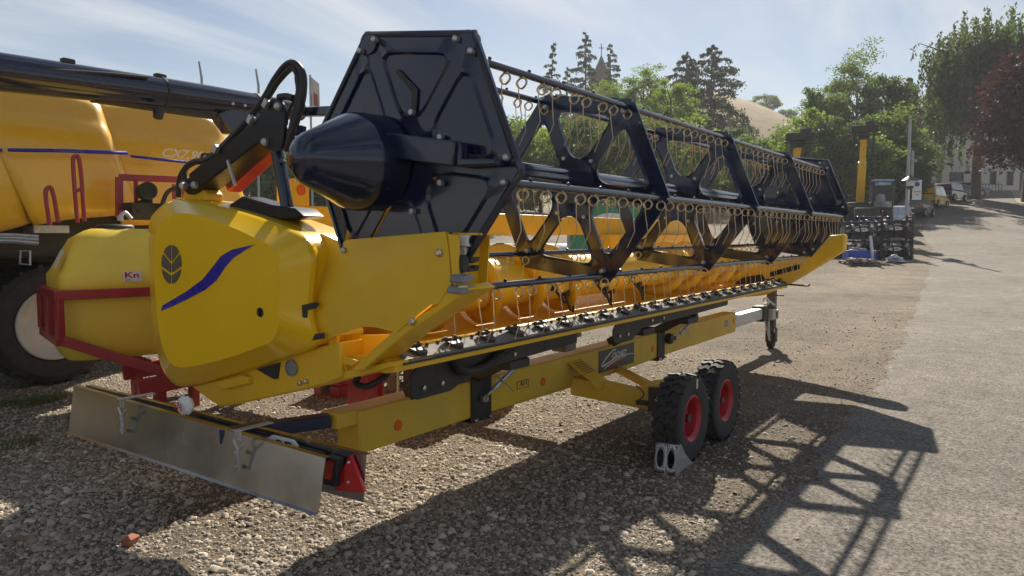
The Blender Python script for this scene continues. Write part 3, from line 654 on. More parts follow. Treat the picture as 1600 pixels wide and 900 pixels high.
mb = MB(); mb.prism([PX(*z_(*p), 2.69) for p in bp], (.16, 0, 0)); mb.build('cylinder_mount', 'black_arm', HDR, bevel=.01)
for q, r_ in (([(95, 700), (100, 640), (150, 600), (250, 575), (400, 420), (520, 270), (590, 150), (650, 75), (700, 70), (740, 130), (735, 260), (690, 420), (650, 540)], .020),
              ([(65, 790), (75, 680), (130, 610), (240, 570), (420, 390), (540, 260), (600, 170), (665, 100), (690, 95), (715, 150), (715, 260), (680, 400), (655, 520)], .017),
              ([(200, 640), (195, 560), (260, 545), (440, 370), (560, 200), (690, 85), (700, 150), (705, 230), (660, 330), (650, 400)], .008),
              ([(610, 250), (650, 245), (690, 255)], .02)):
    mb = MB(); mb.tube(spline([PX(*z_(*p), 2.70) for p in q], 5), r_, 10); mb.build('hose', 'hose', HDR)
for p in ((455, 370), (268, 530), (540, 285)):
    mb = MB(); mb.box(PX(*z_(*p), 2.67), (.03, .035, .05), Matrix.Rotation(.7, 3, 'X')); mb.build('hose_clamp', 'galv', AR_, bevel=.004)
mb = MB(); mb.bar(PX(*z_(360, 745), 2.92), PX(*z_(625, 500), 2.92), .05, .10, up=(1, 0, 0)); SB = mb.build('safety_bar', 'red', HDR, bevel=.006)
mb = MB(); mb.prism([PX(*z_(*p), 2.89) for p in [(404, 655), (440, 600), (458, 635), (420, 675)]], (.003, 0, 0)); mb.build('warning_label', 'yellow', SB)
mb = MB(); mb.bar(PX(*z_(332, 590), 2.68), PX(*z_(372, 725), 2.68), .012, .018); mb.build('locking_pin', 'galv', AR_)
mb = MB(); mb.b2((3.2, 4.35, 1.80), (4.1, 4.43, 1.88)); mb.build('rear_tube', 'black_paint', HDR, bevel=.01)

# ================================================================== HEADER TRAILER
TRL = thing('header_trailer', 'yellow two-axle header trailer with long beam, red-rimmed tyres and aluminium light board', 'trailer', (6.0, 3.25, 0))
YB = 3.15
def tex(poly, x0, x1): m_ = MB(); m_.prism([(x0, y, z) for y, z in poly], (x1-x0, 0, 0)); return m_
BE = tex([(YB, .425), (YB, .685), (YB+.19, .685), (YB+.19, .425)], 2.98, 9.69).build('main_beam', 'yellow_trailer', TRL, bevel=.014)
tex([(YB+.02, .60), (YB+.02, .69), (YB+.17, .69), (YB+.17, .60)], 2.84, 2.985).build('beam_end_socket', 'yellow_trailer', BE, bevel=.008)
mb = MB(); mb.prism([(3.9, YB+.01, .43), (5.2, YB+.01, .405), (6.6, YB+.01, .405), (7.6, YB+.01, .43)], (0, .17, 0)); mb.build('belly_plate', 'yellow_trailer', BE, bevel=.006)
mb = MB(); mb.bar((2.84, YB+.095, .647), (2.34, YB+.40, .62), .09, .075); mb.build('extension_tube', 'dark_blue', TRL, bevel=.006)
tex([(YB+.025, .47), (YB+.025, .625), (YB+.165, .625), (YB+.165, .47)], 9.685, 10.98).build('drawbar', 'galv', TRL, bevel=.01)
tex([(YB+.0, .43), (YB+.0, .66), (YB+.19, .66), (YB+.19, .43)], 10.95, 11.2).build('coupling_head', 'black_matt', TRL, bevel=.03)
mb = MB(); mb.b2((11.30, YB-.05, .30), (11.42, YB+.07, .90)); mb.b2((11.32, YB-.03, .15), (11.40, YB+.05, .32)); mb.lathe([(.02, .88), (.02, .96), (.03, .97), (.03, .98)], (11.36, YB+.01, 0), (0, 0, 1), 10); mb.bar((11.36, YB-.05, .80), (11.36, YB-.17, .80), .02, .02); JK = mb.build('jockey_post', 'dark_steel', TRL, bevel=.006)
mb = MB()
for z in (.44, .56): mb.b2((11.20, YB-.07, z), (11.46, YB-.052, z+.02)); mb.b2((11.20, YB+.072, z), (11.46, YB+.09, z+.02))
mb.b2((11.44, YB-.07, .44), (11.46, YB+.09, .58)); mb.b2((11.18, YB-.07, .44), (11.30, YB+.09, .60)); mb.build('clamp', 'galv', JK, bevel=.004)
mb = MB(); mb.tube([V(11.10, YB+.02+.04*math.cos(a), .72+.06*math.sin(a)) for a in [i*.5 for i in range(9)]], .012, 6); mb.tube([V(11.25, YB-.06, .66), V(11.12, YB-.03, .72), V(10.95, YB+.0, .69)], .02, 8); mb.build('shackle', 'galv', JK)
mb = MB(); mb.lathe([(.05, -.035), (.085, -.045), (.115, -.04), (.125, -.02), (.125, .02), (.115, .04), (.085, .045), (.05, .035)], (11.34, YB+.0, .125), (0, 1, 0), 28); JW = mb.build('jockey_wheel', 'rubber', TRL)
mb = MB(); mb.lathe([(.02, -.05), (.055, -.04), (.055, .04), (.02, .05)], (11.34, YB, .125), (0, 1, 0), 16); mb.b2((11.30, YB-.075, .10), (11.40, YB-.062, .32)); mb.b2((11.30, YB+.062, .10), (11.40, YB+.075, .32)); mb.build('fork', 'dark_steel', JW)
def chain(p, q, n, r, name, par, mat='galv', sag=0):
    p = Vector(p); q = Vector(q); mb = MB(); d = (q-p).normalized(); L_ = (q-p).length/n; s1 = d.orthogonal().normalized(); s2 = d.cross(s1)
    for i in range(n):
        c = p+(q-p)*((i+.5)/n)+V(0, 0, -sag*math.sin(math.pi*(i+.5)/n)); s = s1 if i % 2 else s2
        mb.tube([c+d*(L_*.68*math.cos(a))+s*(L_*.36*math.sin(a)) for a in [2*math.pi*k/10 for k in range(10)]], r, 5, closed=True)
    return mb.build(name, mat, par)
chain((11.12, YB-.02, .43), (11.05, YB-.06, .16), 9, .006, 'chain', JK); chain((11.05, YB-.06, .16), (11.18, YB+.05, .43), 9, .006, 'chain', JK)
mb = MB(); mb.tube([V(3.2, YB+.09, .69), V(3.3, YB+.09, .69)], .008, 6); 
# wheels
def tyre_mesh(Rt, w, rimr, chev=25):
    m_ = MB(); h = w/2
    m_.lathe([(rimr, -h*.72), (rimr+.02, -h*.86), (Rt*.80, -h*.99), (Rt*.90, -h*.93), (Rt*.945, -h*.80), (Rt*.95, 0), (Rt*.945, h*.80), (Rt*.90, h*.93), (Rt*.80, h*.99), (rimr+.02, h*.86), (rimr, h*.72)], (0, 0, 0), (0, 1, 0), 64, closed=True)
    for i in range(chev):
        a0 = 2*math.pi*i/chev
        for sd in (-1, 1):
            st_ = []; da = 2*math.pi/chev
            ps = [(.02*sd*0, .30), (.30, .02), (.62, .34), (.96, .10)]
            for (f_, o_) in ps:
                y = sd*f_*h; a = a0+(o_+(0 if sd < 0 else .5))*da
                for rr_, e_ in ((Rt*.935, 0), (Rt*(1.0 if f_ < .9 else .975), .04), (Rt*(1.0 if f_ < .9 else .975), .52), (Rt*.935, .56)):
                    st_.append(V(rr_*math.cos(a+e_*da), y, rr_*math.sin(a+e_*da)))
            fs = []
            for s_ in range(len(ps)-1):
                for k in range(3): fs.append((s_*4+k, s_*4+k+1, s_*4+4+k+1, s_*4+4+k))
            fs += [(0, 1, 2, 3), (12, 13, 14, 15)]; m_.add(st_, fs)
        # shoulder block down the sidewall
        a = a0+.1*da
    return m_
def wheel_proto(Rt, w, rimr):
    hub = MB(); hub.lathe([(.001, -w*.30), (.030, -w*.30), (.034, -w*.10), (.034, w*.3)], (0, 0, 0), (0, 1, 0), 20)
    for k in range(5): hub.lathe([(.010, -w*.14), (.010, -w*.02)], (.068*math.cos(k*1.2566), 0, .068*math.sin(k*1.2566)), (0, 1, 0), 6)
    wh = hub.build('wheel', 'dark_steel', TRL); ORG[wh.name] = V(0, 0, 0)
    ty = tyre_mesh(Rt, w, rimr).build('tyre', 'rubber', wh, angle=25)
    rm = MB(); rm.lathe([(.03, -w*.06), (.09, -w*.06), (.105, -w*.02), (rimr*.80, w*.02), (rimr*.86, -w*.30), (rimr*.97, -w*.40), (rimr+.004, -w*.43), (rimr+.012, -w*.41), (rimr+.012, -w*.36), (rimr, -w*.34), (rimr, w*.36), (rimr*.9, w*.36), (rimr*.86, w*.1), (.03, w*.1)], (0, 0, 0), (0, 1, 0), 40)
    rm.build('rim', 'red_rim', wh)
    return wh
wh0 = wheel_proto(.335, .21, .165)
# hub mesh was offset by the trailer origin: undo so that the wheel turns about its own centre
wh0.data.transform(Matrix.Translation(Vector(TRL.location)))
for k, (x, y, fl) in enumerate([(5.26, 2.105, 0), (6.0, 2.105, 0), (5.26, 4.40, math.pi), (6.0, 4.40, math.pi)]):
    o = wh0 if k == 0 else copy_tree(wh0, TRL)
    o.location = V(x, y, .333)-TRL.location; o.rotation_euler = (0, R(random.uniform(0, 90)), fl) if not fl else (0, 0, fl)
lettering('8', (5.27, 1.9985, .555), (.035, 0, 0), (0, 0, .075), 'chalk_mark', 'white', TRL)
# axle carrier
mb = MB(); mb.prism([(5.42, 2.28, .30), (5.42, YB+.02, .34), (5.42, YB+.02, .50), (5.42, 2.28, .42)], (.16, 0, 0)); AX = mb.build('axle_tube', 'yellow_trailer', TRL, bevel=.01)
mb = MB(); mb.prism([(5.42, 4.24, .30), (5.42, YB+.17, .34), (5.42, YB+.17, .50), (5.42, 4.24, .42)], (.16, 0, 0)); mb.build('axle_tube', 'yellow_trailer', TRL, bevel=.01)
for y in (2.27, 4.235):
    mb = MB(); mb.b2((5.18, y-.03, .27), (6.08, y+.03, .40)); mb.build('bogie_arm', 'black_matt', TRL, bevel=.01)
mb = MB(); mb.bar((6.35, YB+.08, .44), (5.62, 2.36, .40), .06, .06); mb.build('brace', 'yellow_trailer', TRL, bevel=.005)
mb = MB(); mb.prism([(5.33, 2.30, .40), (5.33, 2.52, .40), (5.33, 2.52, .50), (5.33, 2.34, .54)], (.34, 0, 0)); mb.build('bogie_box', 'yellow_trailer', TRL, bevel=.008)
mb = MB(); mb.b2((5.30, 2.29, .33), (5.36, 2.40, .52)); mb.b2((5.29, 2.40, .37), (5.60, 2.50, .405)); mb.build('bogie_lock', 'black_matt', TRL, bevel=.006)
mb = MB(); mb.tube(spline([V(5.3, 2.5, .52), V(5.27, 2.42, .47), V(5.28, 2.46, .41), V(5.31, 2.4, .39)], 4), .006, 6); mb.build('lock_wire', 'dark_steel', TRL)
mb = MB(); mb.prism([(5.34, YB-.002, .64), (5.56, YB-.002, .64), (5.56, YB-.22, .505), (5.34, YB-.22, .505)], (0, 0, -.012)); GU = mb.build('gusset', 'yellow_trailer', TRL, bevel=.003)
mb = MB(); mb.prism([(5.33, YB-.22, .506), (5.57, YB-.22, .506), (5.57, YB-.30, .44), (5.33, YB-.30, .44)], (0, 0, -.012)); mb.build('gusset_foot', 'yellow_trailer', GU, bevel=.003)
mb = MB()
for k in range(6):
    t_ = .18+.10*k; mb.b2((5.37, YB-.22*t_-.009, .645-.135*t_), (5.53, YB-.22*t_+.001, .648-.135*t_))
mb.build('warning_lines', 'logo_grey', GU)
# saddle brackets with clamps and rails under the header
def bracket(x0, x1):
    mb = MB(); mb.b2((x0, YB-.014, .40), (x1, YB-.002, .70)); mb.b2((x0, YB-.014, .688), (x1, YB+.204, .70)); mb.b2((x0, YB+.192, .40), (x1, YB+.204, .70)); mb.b2((x0, YB-.014, .388), (x1, YB+.204, .400))
    o = mb.build('bracket', 'black_matt', TRL, bevel=.003)
    mb = MB()
    for x in (x0+.03, x1-.03): mb.lathe([(.012, 0), (.012, -.03), (.001, -.032)], (x, YB-.014, .415), (0, 1, 0), 6)
    mb.build('bolts', 'steel', o); return o
b1 = bracket(4.02, 4.25); b2 = bracket(7.16, 7.34)
def rail(x0, x1, z0, z1, y0=2.78, y1=2.92):
    mb = MB(); r_ = .07
    mb.prism([(x0, y0, z0-.02), (x0+.05, y0, z0-.06), (x0+.35, y0, z0-.06), (x0+.55, y0, z0+.02), (x1, y0, z0+.05), (x1, y0, z1), (x0+.30, y0, z1), (x0+.05, y0, z1-.02), (x0, y0, z1-.06)], (0, .012, 0))
    mb.prism([(x0+.3, y0, z1-.012), (x1, y0, z1-.012), (x1, y0, z1), (x0+.3, y0, z1)], (0, y1-y0, 0))
    mb.b2((x1-.45, y0-.004, z0+.06), (x1, y0+.02, z1+.003)); mb.b2((x0+.5, y1-.014, z0+.05), (x1, y1, z1))
    o = mb.build('saddle_rail', 'black_matt', TRL, bevel=.004)
    mb = MB()
    for dx, dz in ((.10, 0), (.26, .0), (.75, .07), (1.0, .07)): mb.lathe([(.014, 0), (.014, -.012), (.001, -.014)], (x0+dx, y0, z0+dz), (0, 1, 0), 8)
    mb.build('bolts', 'steel', o); return o
r1 = rail(3.02, 4.85, .84, .985); r2 = rail(5.45, 8.25, .86, .985)
for x in (3.45, 4.12, 6.2, 7.25):
    mb = MB(); mb.bar((x, YB+.05, .69), (x, 2.86, .88), .09, .07, up=(1, 0, 0)); mb.b2((x-.12, 2.80, .80), (x+.12, 2.91, .86)); mb.build('saddle_post', 'black_matt', TRL, bevel=.006)
mb = MB(); mb.tube(spline([V(3.35, 2.75, .99), V(3.42, 2.74, .90), V(3.62, 2.74, .88), V(3.85, 2.75, .95), V(4.1, 2.76, 1.0)], 5), .028, 10); mb.build('rubber_sling', 'rubber', TRL)
mb = MB(); mb.b2((4.88, 2.90, .80), (5.05, 3.02, .90)); mb.b2((4.86, 2.88, .90), (5.10, 3.04, .94)); mb.build('wood_block', 'wood_grey', TRL, bevel=.004)
def buckle(p, q, par):
    p = Vector(p); q = Vector(q); d = (q-p); mb = MB(); mb.tube([p+d*.22, p+d*.24, p+d*.80, p+d*.82], [.010, .021, .021, .010], 12); mb.tube([p, p+d*.25], .008, 8); mb.tube([p+d*.8, q], .008, 8)
    o = mb.build('turnbuckle', 'galv', TRL)
    mb = MB(); c = p+d*.45; mb.tube([c+V(-.07, -.022, .055), c+V(.0, -.024, 0), c+V(.12, -.022, -.085)], .006, 6); mb.build('handle', 'steel', o)
    mb = MB()
    for c in (p, q): mb.tube([c+V(.026*math.cos(a), -.015, .026*math.sin(a)) for a in [k*.6283 for k in range(10)]], .005, 6, closed=True); mb.b2(c+V(-.02, -.012, -.02), c+V(.02, .02, .02))
    mb.build('ring', 'steel', o)
buckle(PY(757, 622, YB-.05), PY(812, 566, 3.0), b1); buckle(PY(1056, 528, YB-.05), PY(1084, 500, 3.0), b2)
for p in (PY(812, 562, 2.97), PY(1084, 496, 2.97), PY(1046, 529, YB-.03)):
    mb = MB(); mb.lathe([(.05, -.035), (.06, 0), (.05, .04)], p, (0, 1, 0), 16); mb.build('winch_drum', 'black_matt', TRL)
# marks on the beam
for i, x in enumerate((3.30, 4.955, 7.06)):
    mb = MB(); mb.lathe([(.034, 0), (.034, -.005), (.030, -.008), (.001, -.008)], (x, YB-.001, .533), (0, 1, 0), 24); mb.build('side_reflector', 'orange', BE)
mb = MB(); mb.lathe([(.03, 0), (.03, -.006)], (9.60, YB-.001, .575), (0, 1, 0), 20); mb.build('side_reflector', 'orange', BE)
mb = MB(); mb.b2((9.25, YB-.004, .53), (9.38, YB-.001, .62)); mb.build('data_plate', 'grey_plastic', BE)
a = PY(807, 608, YB); b = PY(825, 594, YB)
mb = MB(); mb.b2((a.x, YB-.004, a.z-.005), (b.x, YB-.001, b.z+.012)); WL = mb.build('warning_label', 'yellow', BE)
lettering('AH', (a.x+.03, YB-.0055, a.z+.012), (b.x-a.x-.05, 0, 0), (0, 0, .04), 'label_print', 'logo_grey', WL)
for (xa, za, xb, zb) in ((a.x, a.z-.005, b.x, a.z), (a.x, b.z+.007, b.x, b.z+.012), (a.x, a.z, a.x+.006, b.z+.007), (b.x-.006, a.z, b.x, b.z+.007)):
    mb = MB(); mb.b2((xa, YB-.006, za), (xb, YB-.0045, zb)); mb.build('label_edge', 'logo_grey', WL)
a = PY(935, 558, YB); b = PY(990, 545, YB); lx0, lx1 = a.x, b.x; lz0, lz1 = .455, .655
mb = MB(); mb.b2((lx0, YB-.005, lz0), (lx1, YB-.001, lz1)); LG = mb.build('logo_plate', 'logo_grey', BE)
w_ = lx1-lx0; h_ = lz1-lz0
def ribbon(pts, wd, mat, nm):
    s_ = spline([V(lx0+w_*u, 0, lz0+h_*v) for u, v in pts], 6); up_, dn = [], []
    for i, p in enumerate(s_):
        d = (s_[min(i+1, len(s_)-1)]-s_[max(i-1, 0)]).normalized(); n_ = V(-d.z, 0, d.x); t = i/(len(s_)-1); k = wd*(.35+.65*math.sin(math.pi*min(1, max(0, t*.9+.08))))
        up_.append(V(p.x, YB-.0065, p.z)+n_*k); dn.append(V(p.x, YB-.0065, p.z)-n_*k)
    mb = MB(); mb.grid([up_, dn]); mb.build(nm, mat, LG, smooth=False)
ribbon([(.46, .80), (.44, .90), (.36, .86), (.20, .62), (.10, .40), (.09, .28), (.25, .36), (.45, .50), (.7, .52), (.98, .45)], .007, 'white', 'logo_stroke')
ribbon([(.13, .14), (.28, .26), (.5, .42), (.75, .46)], .005, 'white', 'logo_stroke')
ribbon([(.20, .07), (.35, .20), (.55, .36), (.75, .41)], .007, 'reflector_red', 'logo_stroke')
lettering('OCHET', (lx0+w_*.36, YB-.0068, lz0+h_*.53), (w_*.42, 0, .0), (0, 0, h_*.24), 'logo_letters', 'white', LG)
# ---- light board
def plank(pts, th, lipz, name):
    a_, b_, c_, d_ = pts; mb = MB(); mb.prism([a_, b_, c_, d_], (th, 0, 0))
    mb.add([d_, c_, c_+V(lipz, 0, -.006), d_+V(lipz, 0, -.006), a_, b_, b_+V(.035, 0, .0), a_+V(.035, 0, .0)], [(0, 1, 2, 3), (4, 5, 6, 7)])
    return mb.build(name, 'alu', TRL)
XL = 2.29
fb = plank([PX(115, 603, XL+.05), PX(508, 716, XL+.05), PX(497, 802, XL), PX(107, 674, XL)], .004, -.02, 'light_board')
XK = 2.46
bb = plank([PX(134, 602, XK), PX(572, 711, XK), PX(567, 785, XK), PX(128, 668, XK)], .004, .035, 'light_board')
bb['label'] = 'rear aluminium plank carrying the red triangle'
for px, py in ((193, 626), (375, 675)):
    c = PX(px, py, XL); mb = MB(); mb.box(c+V(.08, 0, .012), (.22, .045, .006)); mb.box(c+V(-.012, 0, -.015), (.006, .045, .05))
    q = [V(-.016, .03, -.04), V(-.016, .0, -.085), V(-.016, -.004, -.20)]; q2 = [V(-.016, -.055, -.045), V(-.016, -.01, -.09), V(-.016, -.006, -.20)]
    mb.tube([c+v for v in q], .007, 8); mb.tube([c+v for v in q2], .007, 8); CL = mb.build('clamp', 'galv', fb, bevel=.001)
    mb = MB()
    for dz in (-.11, -.185): mb.lathe([(.012, .01), (.012, -.012), (.001, -.014)], c+V(-.004, .025, dz), (1, 0, 0), 8)
    mb.build('bolts', 'steel', CL)
tr_ = [(546, 713), (569, 768), (522, 766)]
mb = MB(); mb.prism([PX(*p, XK-.022) for p in chaikin([Vector(p) for p in [(545, 711), (549, 713), (569, 766), (567, 771), (524, 768), (521, 763)]], 1)], (.018, 0, 0)); TR_ = mb.build('triangle_reflector', 'reflector_red', bb, bevel=.003)
mb = MB()
for p in ((546, 722), (545, 753)): mb.lathe([(.006, 0), (.006, -.008), (.001, -.009)], PX(*p, XK-.022), (1, 0, 0), 8)
mb.build('bolts', 'white', TR_)
mb = MB(); mb.prism([PX(*p, XK-.05) for p in [(506, 712), (528, 718), (524, 762), (503, 757)]], (.046, 0, 0)); LU = mb.build('tail_lamp', 'black_matt', bb, bevel=.006)
mb = MB(); mb.prism([PX(*p, XK-.056) for p in [(508, 720), (520, 722), (517, 750), (506, 748)]], (.008, 0, 0)); mb.build('lens', 'reflector_red', LU)
mb = MB(); mb.prism([PX(*p, XK-.03) for p in [(300, 652), (505, 708), (503, 716), (298, 662)]], (.02, 0, 0)); mb.build('cable_duct', 'black_matt', bb)
pl = [PX(*p, XK-.04) for p in [(417, 684), (426, 680), (458, 688), (464, 696), (464, 716), (417, 704)]]
mb = MB(); mb.prism(pl, (.01, 0, 0)); NP = mb.build('number_plate', 'white', bb)
o_ = PX(428, 703, XK-.042); e_ = PX(456, 710, XK-.042)-o_; lettering('05', o_, e_, PX(428, 685, XK-.042)-o_, 'number_print', 'black_matt', NP)
tg = PX(290, 643, XL+.03); mb = MB(); rg = []
for i in range(6):
    t = i/5; rr_ = .068*math.sqrt(max(.05, 1-(2*t-1)**2*.8)); rg.append((rr_, -.05+.10*t))
mb.lathe(rg, tg+V(0, 0, .035), (0, .1, 1), 14); mb.v = [Vector((tg.x+(v.x-tg.x)*.5, v.y+random.uniform(-.006, .006), v.z+random.uniform(-.006, .006))) for v in mb.v]
TGo = mb.build('paper_tag', 'white', fb, angle=20)
lettering('976', tg+V(-.042, .042, .018), V(0, -.075, -.008), V(0, 0, .045), 'tag_print', 'reflector_red', TGo)

# ---- wheel chock
CK = thing('wheel_chock', 'galvanised steel wheel chock wedged against the front tyre', 'chock', (4.93, 2.13, 0))
ck0 = PZ(1031, 741); 
def chk(x, y, z): return V(4.90+x, 2.0+y, z)
sid = [(0, 0), (.34, 0), (.26, .05), (.17, .12), (.10, .20), (.03, .20)]
for y in (0, .162):
    mb = MB(); mb.prism([chk(x, y, z+.003) for x, z in sid], (0, .004, 0)); mb.build('side_plate', 'galv', CK, bevel=.001)
mb = MB()       # rear face with two oval holes
def ovalface(y0, y1):
    cy_ = (y0+y1)/2; P_ = []; Q_ = []
    for k in range(24):
        a = 2*math.pi*k/24; P_.append((cy_+.026*math.cos(a), .105+.065*math.sin(a)))
        dx, dz = math.cos(a), math.sin(a); s = min((y1-y0)/2/max(1e-6, abs(dx)), (.098)/max(1e-6, abs(dz))); Q_.append((cy_+dx*s, .105+dz*s))
    for k in range(24):
        k2 = (k+1) % 24; f = lambda p: chk(-.002+(p[1]-.0)*.15, p[0], p[1])
        mb.add([f(P_[k]), f(P_[k2]), f(Q_[k2]), f(Q_[k])], [(0, 1, 2, 3)])
ovalface(.004, .082); ovalface(.084, .164); mb.build('rear_plate', 'galv', CK, solid=.004, angle=60)
mb = MB(); mb.grid([[chk(x, .006, z+.004), chk(x, .16, z+.004)] for x, z in sid[1:]]); mb.build('curved_plate', 'galv', CK, solid=.003)
mb = MB(); mb.tube([chk(.0, .083, .01), chk(.03, .083, .20)], .006, 6); mb.build('rib', 'galv', CK)

# ================================================================== COMBINE HARVESTER behind the header
CMB = thing('combine_harvester', 'large yellow combine harvester with blue stripe and folded black unloading tube', 'combine', (4.5, 9.6, 0))
YP = 8.55
def panel(name, top, bot, mat, par, yb, bulge, nv=18, k=4, solid=.03, crease=None, lean=0):
    T = spline([Vector((*p, 0)) for p in top], k); B = spline([Vector((*p, 0)) for p in bot], k); n = min(len(T), len(B)); rows = []
    for i in range(nv+1):
        v = i/nv; row = []
        for j in range(n):
            p = T[j]*(1-v)+B[j]*v; u = j/(n-1)
            y = yb - bulge*math.sin(math.pi*min(1, v*1.0))**.6 + lean*(1-v) + .22*max(0, u-.82)**2/.0324
            if crease: y -= .05*(1 if v > crease else max(0, 1-(crease-v)/.05))
            row.append(PY(p.x, p.y, y))
        rows.append(row)
    mb = MB(); mb.grid(rows); return mb.build(name, mat, par, solid=solid, angle=40)
panel('rear_panel', [(-160, 120), (-80, 150), (-2, 205), (2, 225)], [(-160, 395), (-80, 380), (20, 356), (55, 345)], 'yellow_combine', CMB, YP, .08)
PM = panel('side_panel', [(-60, 118), (40, 135), (130, 152), (160, 168)], [(52, 352), (110, 342), (180, 336), (222, 326)], 'yellow_combine', CMB, YP-.02, .12, crease=.26, lean=.25)
PF = panel('front_panel', [(140, 158), (230, 165), (320, 180), (352, 204)], [(190, 352), (300, 350), (370, 345), (385, 330)], 'yellow_combine', CMB, YP+.10, .10, crease=.28, lean=.25)
def onpanel(pts_t, pts_b, y, name, mat, par):
    mb = MB(); mb.grid([[PY(*p, y) for p in pts_t], [PY(*p, y) for p in pts_b]]); return mb.build(name, mat, par, solid=.006)
onpanel([(-40, 231), (3, 232)], [(-40, 236), (4, 237)], YP-.14, 'blue_stripe', 'blue', CMB)
onpanel([(11, 231.5), (100, 232.5), (170, 235), (198, 236.5)], [(13, 237), (100, 238.5), (170, 241), (201, 242)], YP-.215, 'blue_stripe', 'blue', PM)
onpanel([(203, 242), (260, 248), (320, 254)], [(205, 246), (260, 252.5), (320, 258)], YP-.075, 'blue_stripe', 'blue', PF)
o_ = PY(253, 245, YP-.09); lettering('CX7.90', o_, PY(318, 250, YP-.09)-o_, PY(255, 231, YP-.09)-o_, 'model_lettering', 'white', PF)
mb = MB(); mb.b2((-2.4, 8.80, 1.45), (5.7, 11.3, 2.9)); mb.build('hull', 'black_matt', CMB, bevel=.1)
mb = MB(); mb.b2((-2.4, 8.40, 1.45), (2.5, 8.79, 3.1)); mb.build('reflected_tail_panel', 'yellow_combine', CMB, bevel=.12)  # unseen rear side, added for its yellow reflection in the light board
mb = MB(); mb.b2((1.2, 8.85, 2.7), (5.5, 11.2, 3.05)); mb.build('grain_tank', 'yellow_combine', CMB, bevel=.12)
a, b = PY(-120, 82, 7.9), PY(480, 180, 7.9); d = (b-a).normalized()
ta, tb = PY(-150, 93, 7.9), PY(470, 174, 7.9)
mb = MB(); mb.tube([ta, PY(250, 144.5, 7.9), PY(330, 155, 7.9), tb], [.185, .165, .155, .12], 28); UT = mb.build('unloading_tube', 'black_paint', CMB)
a = PY(252, 145, 7.9); mb = MB(); mb.lathe([(.160, -.012), (.173, -.012), (.173, .012), (.160, .012)], a, tb-ta, 28); mb.build('band', 'black_matt', UT); mb = MB(); mb.lathe([(.12, -.03), (.15, -.03), (.15, .03), (.12, .03)], PY(400, 165, 7.9), tb-ta, 28); mb.build('band', 'black_matt', UT)
mb = MB(); mb.prism([PY(*p, 7.80) for p in [(340, 178), (400, 150), (440, 160), (430, 215), (362, 208)]], (0, .2, 0)); mb.build('tube_support', 'black_paint', UT, bevel=.02)
mb = MB()
for p in ((363, 162), (382, 165)): mb.lathe([(.018, .02), (.018, -.02), (.001, -.024)], PY(*p, 7.765), (0, 1, 0), 8)
mb.build('bolts', 'galv', UT)
for p in ((106, 99), (250, 122)):
    c = PY(*p, 7.9); mb = MB(); mb.box(c, (.12, .08, .09)); mb.build('sensor_box', 'black_matt', UT, bevel=.01)
mb = MB(); mb.tube(spline([PY(60, 108, 7.75), PY(120, 112, 7.75), PY(180, 116, 7.75), PY(230, 121, 7.75)], 4), .02, 6); mb.build('cable', 'hose', UT)
mb = MB(); mb.b2(PY(150, 158, 7.85), PY(330, 170, 8.0)); mb.build('underslung_bracket', 'black_matt', UT, bevel=.02)
mb = MB(); p = PY(248, 172, 7.75); mb.lathe([(.06, 0), (.05, -.09), (.02, -.09)], p, (.3, .3, 1), 12); mb.build('work_lamp', 'black_matt', UT)
mb = MB(); mb.b2((3.55, 8.55, 1.72), (3.9, 8.8, 1.80)); mb.build('walkway', 'galv', CMB)
# front wheel
tw = MB(); WC = PY(88, 506, 9.03); RW = WC.z
fx = WC.x; KW = RW/1.0
tw.lathe([(r*KW, t) for r, t in [(.55, -.24), (.62, -.30), (.85, -.33), (.95, -.30), (.975, 0), (.95, .30), (.85, .33), (.62, .30), (.55, .24)]], (fx, 9.35, RW-.005), (0, 1, 0), 64, closed=True)
for i in range(20):
    for sd in (-1, 1):
        a = 2*math.pi*(i+(.5 if sd > 0 else 0))/20; vs = []
        for f_, e_ in ((0, .0), (.5, .10), (1.0, .20)):
            for rr_, w2 in ((.94, -.035), (1.0, -.025), (1.0, .025), (.94, .035)): an = a+e_+w2; vs.append(V(fx+KW*rr_*math.cos(an), 9.35+sd*.31*f_, RW-.005+KW*rr_*math.sin(an)))
        tw.add(vs, [(k, k+1, k+5, k+4) for k in (0, 1, 2, 4, 5, 6)]+[(0, 1, 2, 3), (8, 9, 10, 11)])
FW = tw.build('front_wheel', 'rubber', CMB, angle=30)
rw = MB(); rw.lathe([(r*KW, t) for r, t in [(.001, -.05), (.12, -.06), (.14, -.12), (.40, -.12), (.47, -.16), (.52, -.26), (.565, -.31), (.585, -.30), (.585, -.26), (.55, -.2), (.55, .2), (.10, .2)]], (fx, 9.35, RW-.005), (0, 1, 0), 48); rw.build('rim', 'rim_white', FW)
mb = MB(); mb.b2((-1.8, 9.75, .6), (6.0, 11.0, 1.5)); mb.build('chassis', 'black_matt', CMB, bevel=.08)
mb = MB(); mb.lathe([(.3, -.2), (.55, -.22), (.62, -.1), (.62, .2), (.3, .2)], (-1.0, 8.75, .62), (0, 1, 0), 40, closed=True); mb.build('rear_wheel', 'rubber', CMB)
for x0_, x1_ in ((-2.6, -1.75), (-.25, .35), (1.0, 1.7)):
    mb = MB(); mb.b2((x0_, 8.42, .40), (x1_, 8.7, 1.52)); mb.build('reflected_lower_panel', 'yellow_combine', CMB, bevel=.06)  # unseen panels, spaced to give yellow streaks in the light board's reflection
for z in (1.62, 1.70, 1.77):
    mb = MB(); mb.tube([PY(-30, 378-(z-1.6)*60, 8.4), PY(20, 378-(z-1.6)*60, 8.35), PY(60, 382-(z-1.6)*70, 8.3)], .022, 8); mb.build('pipe', 'galv', CMB)
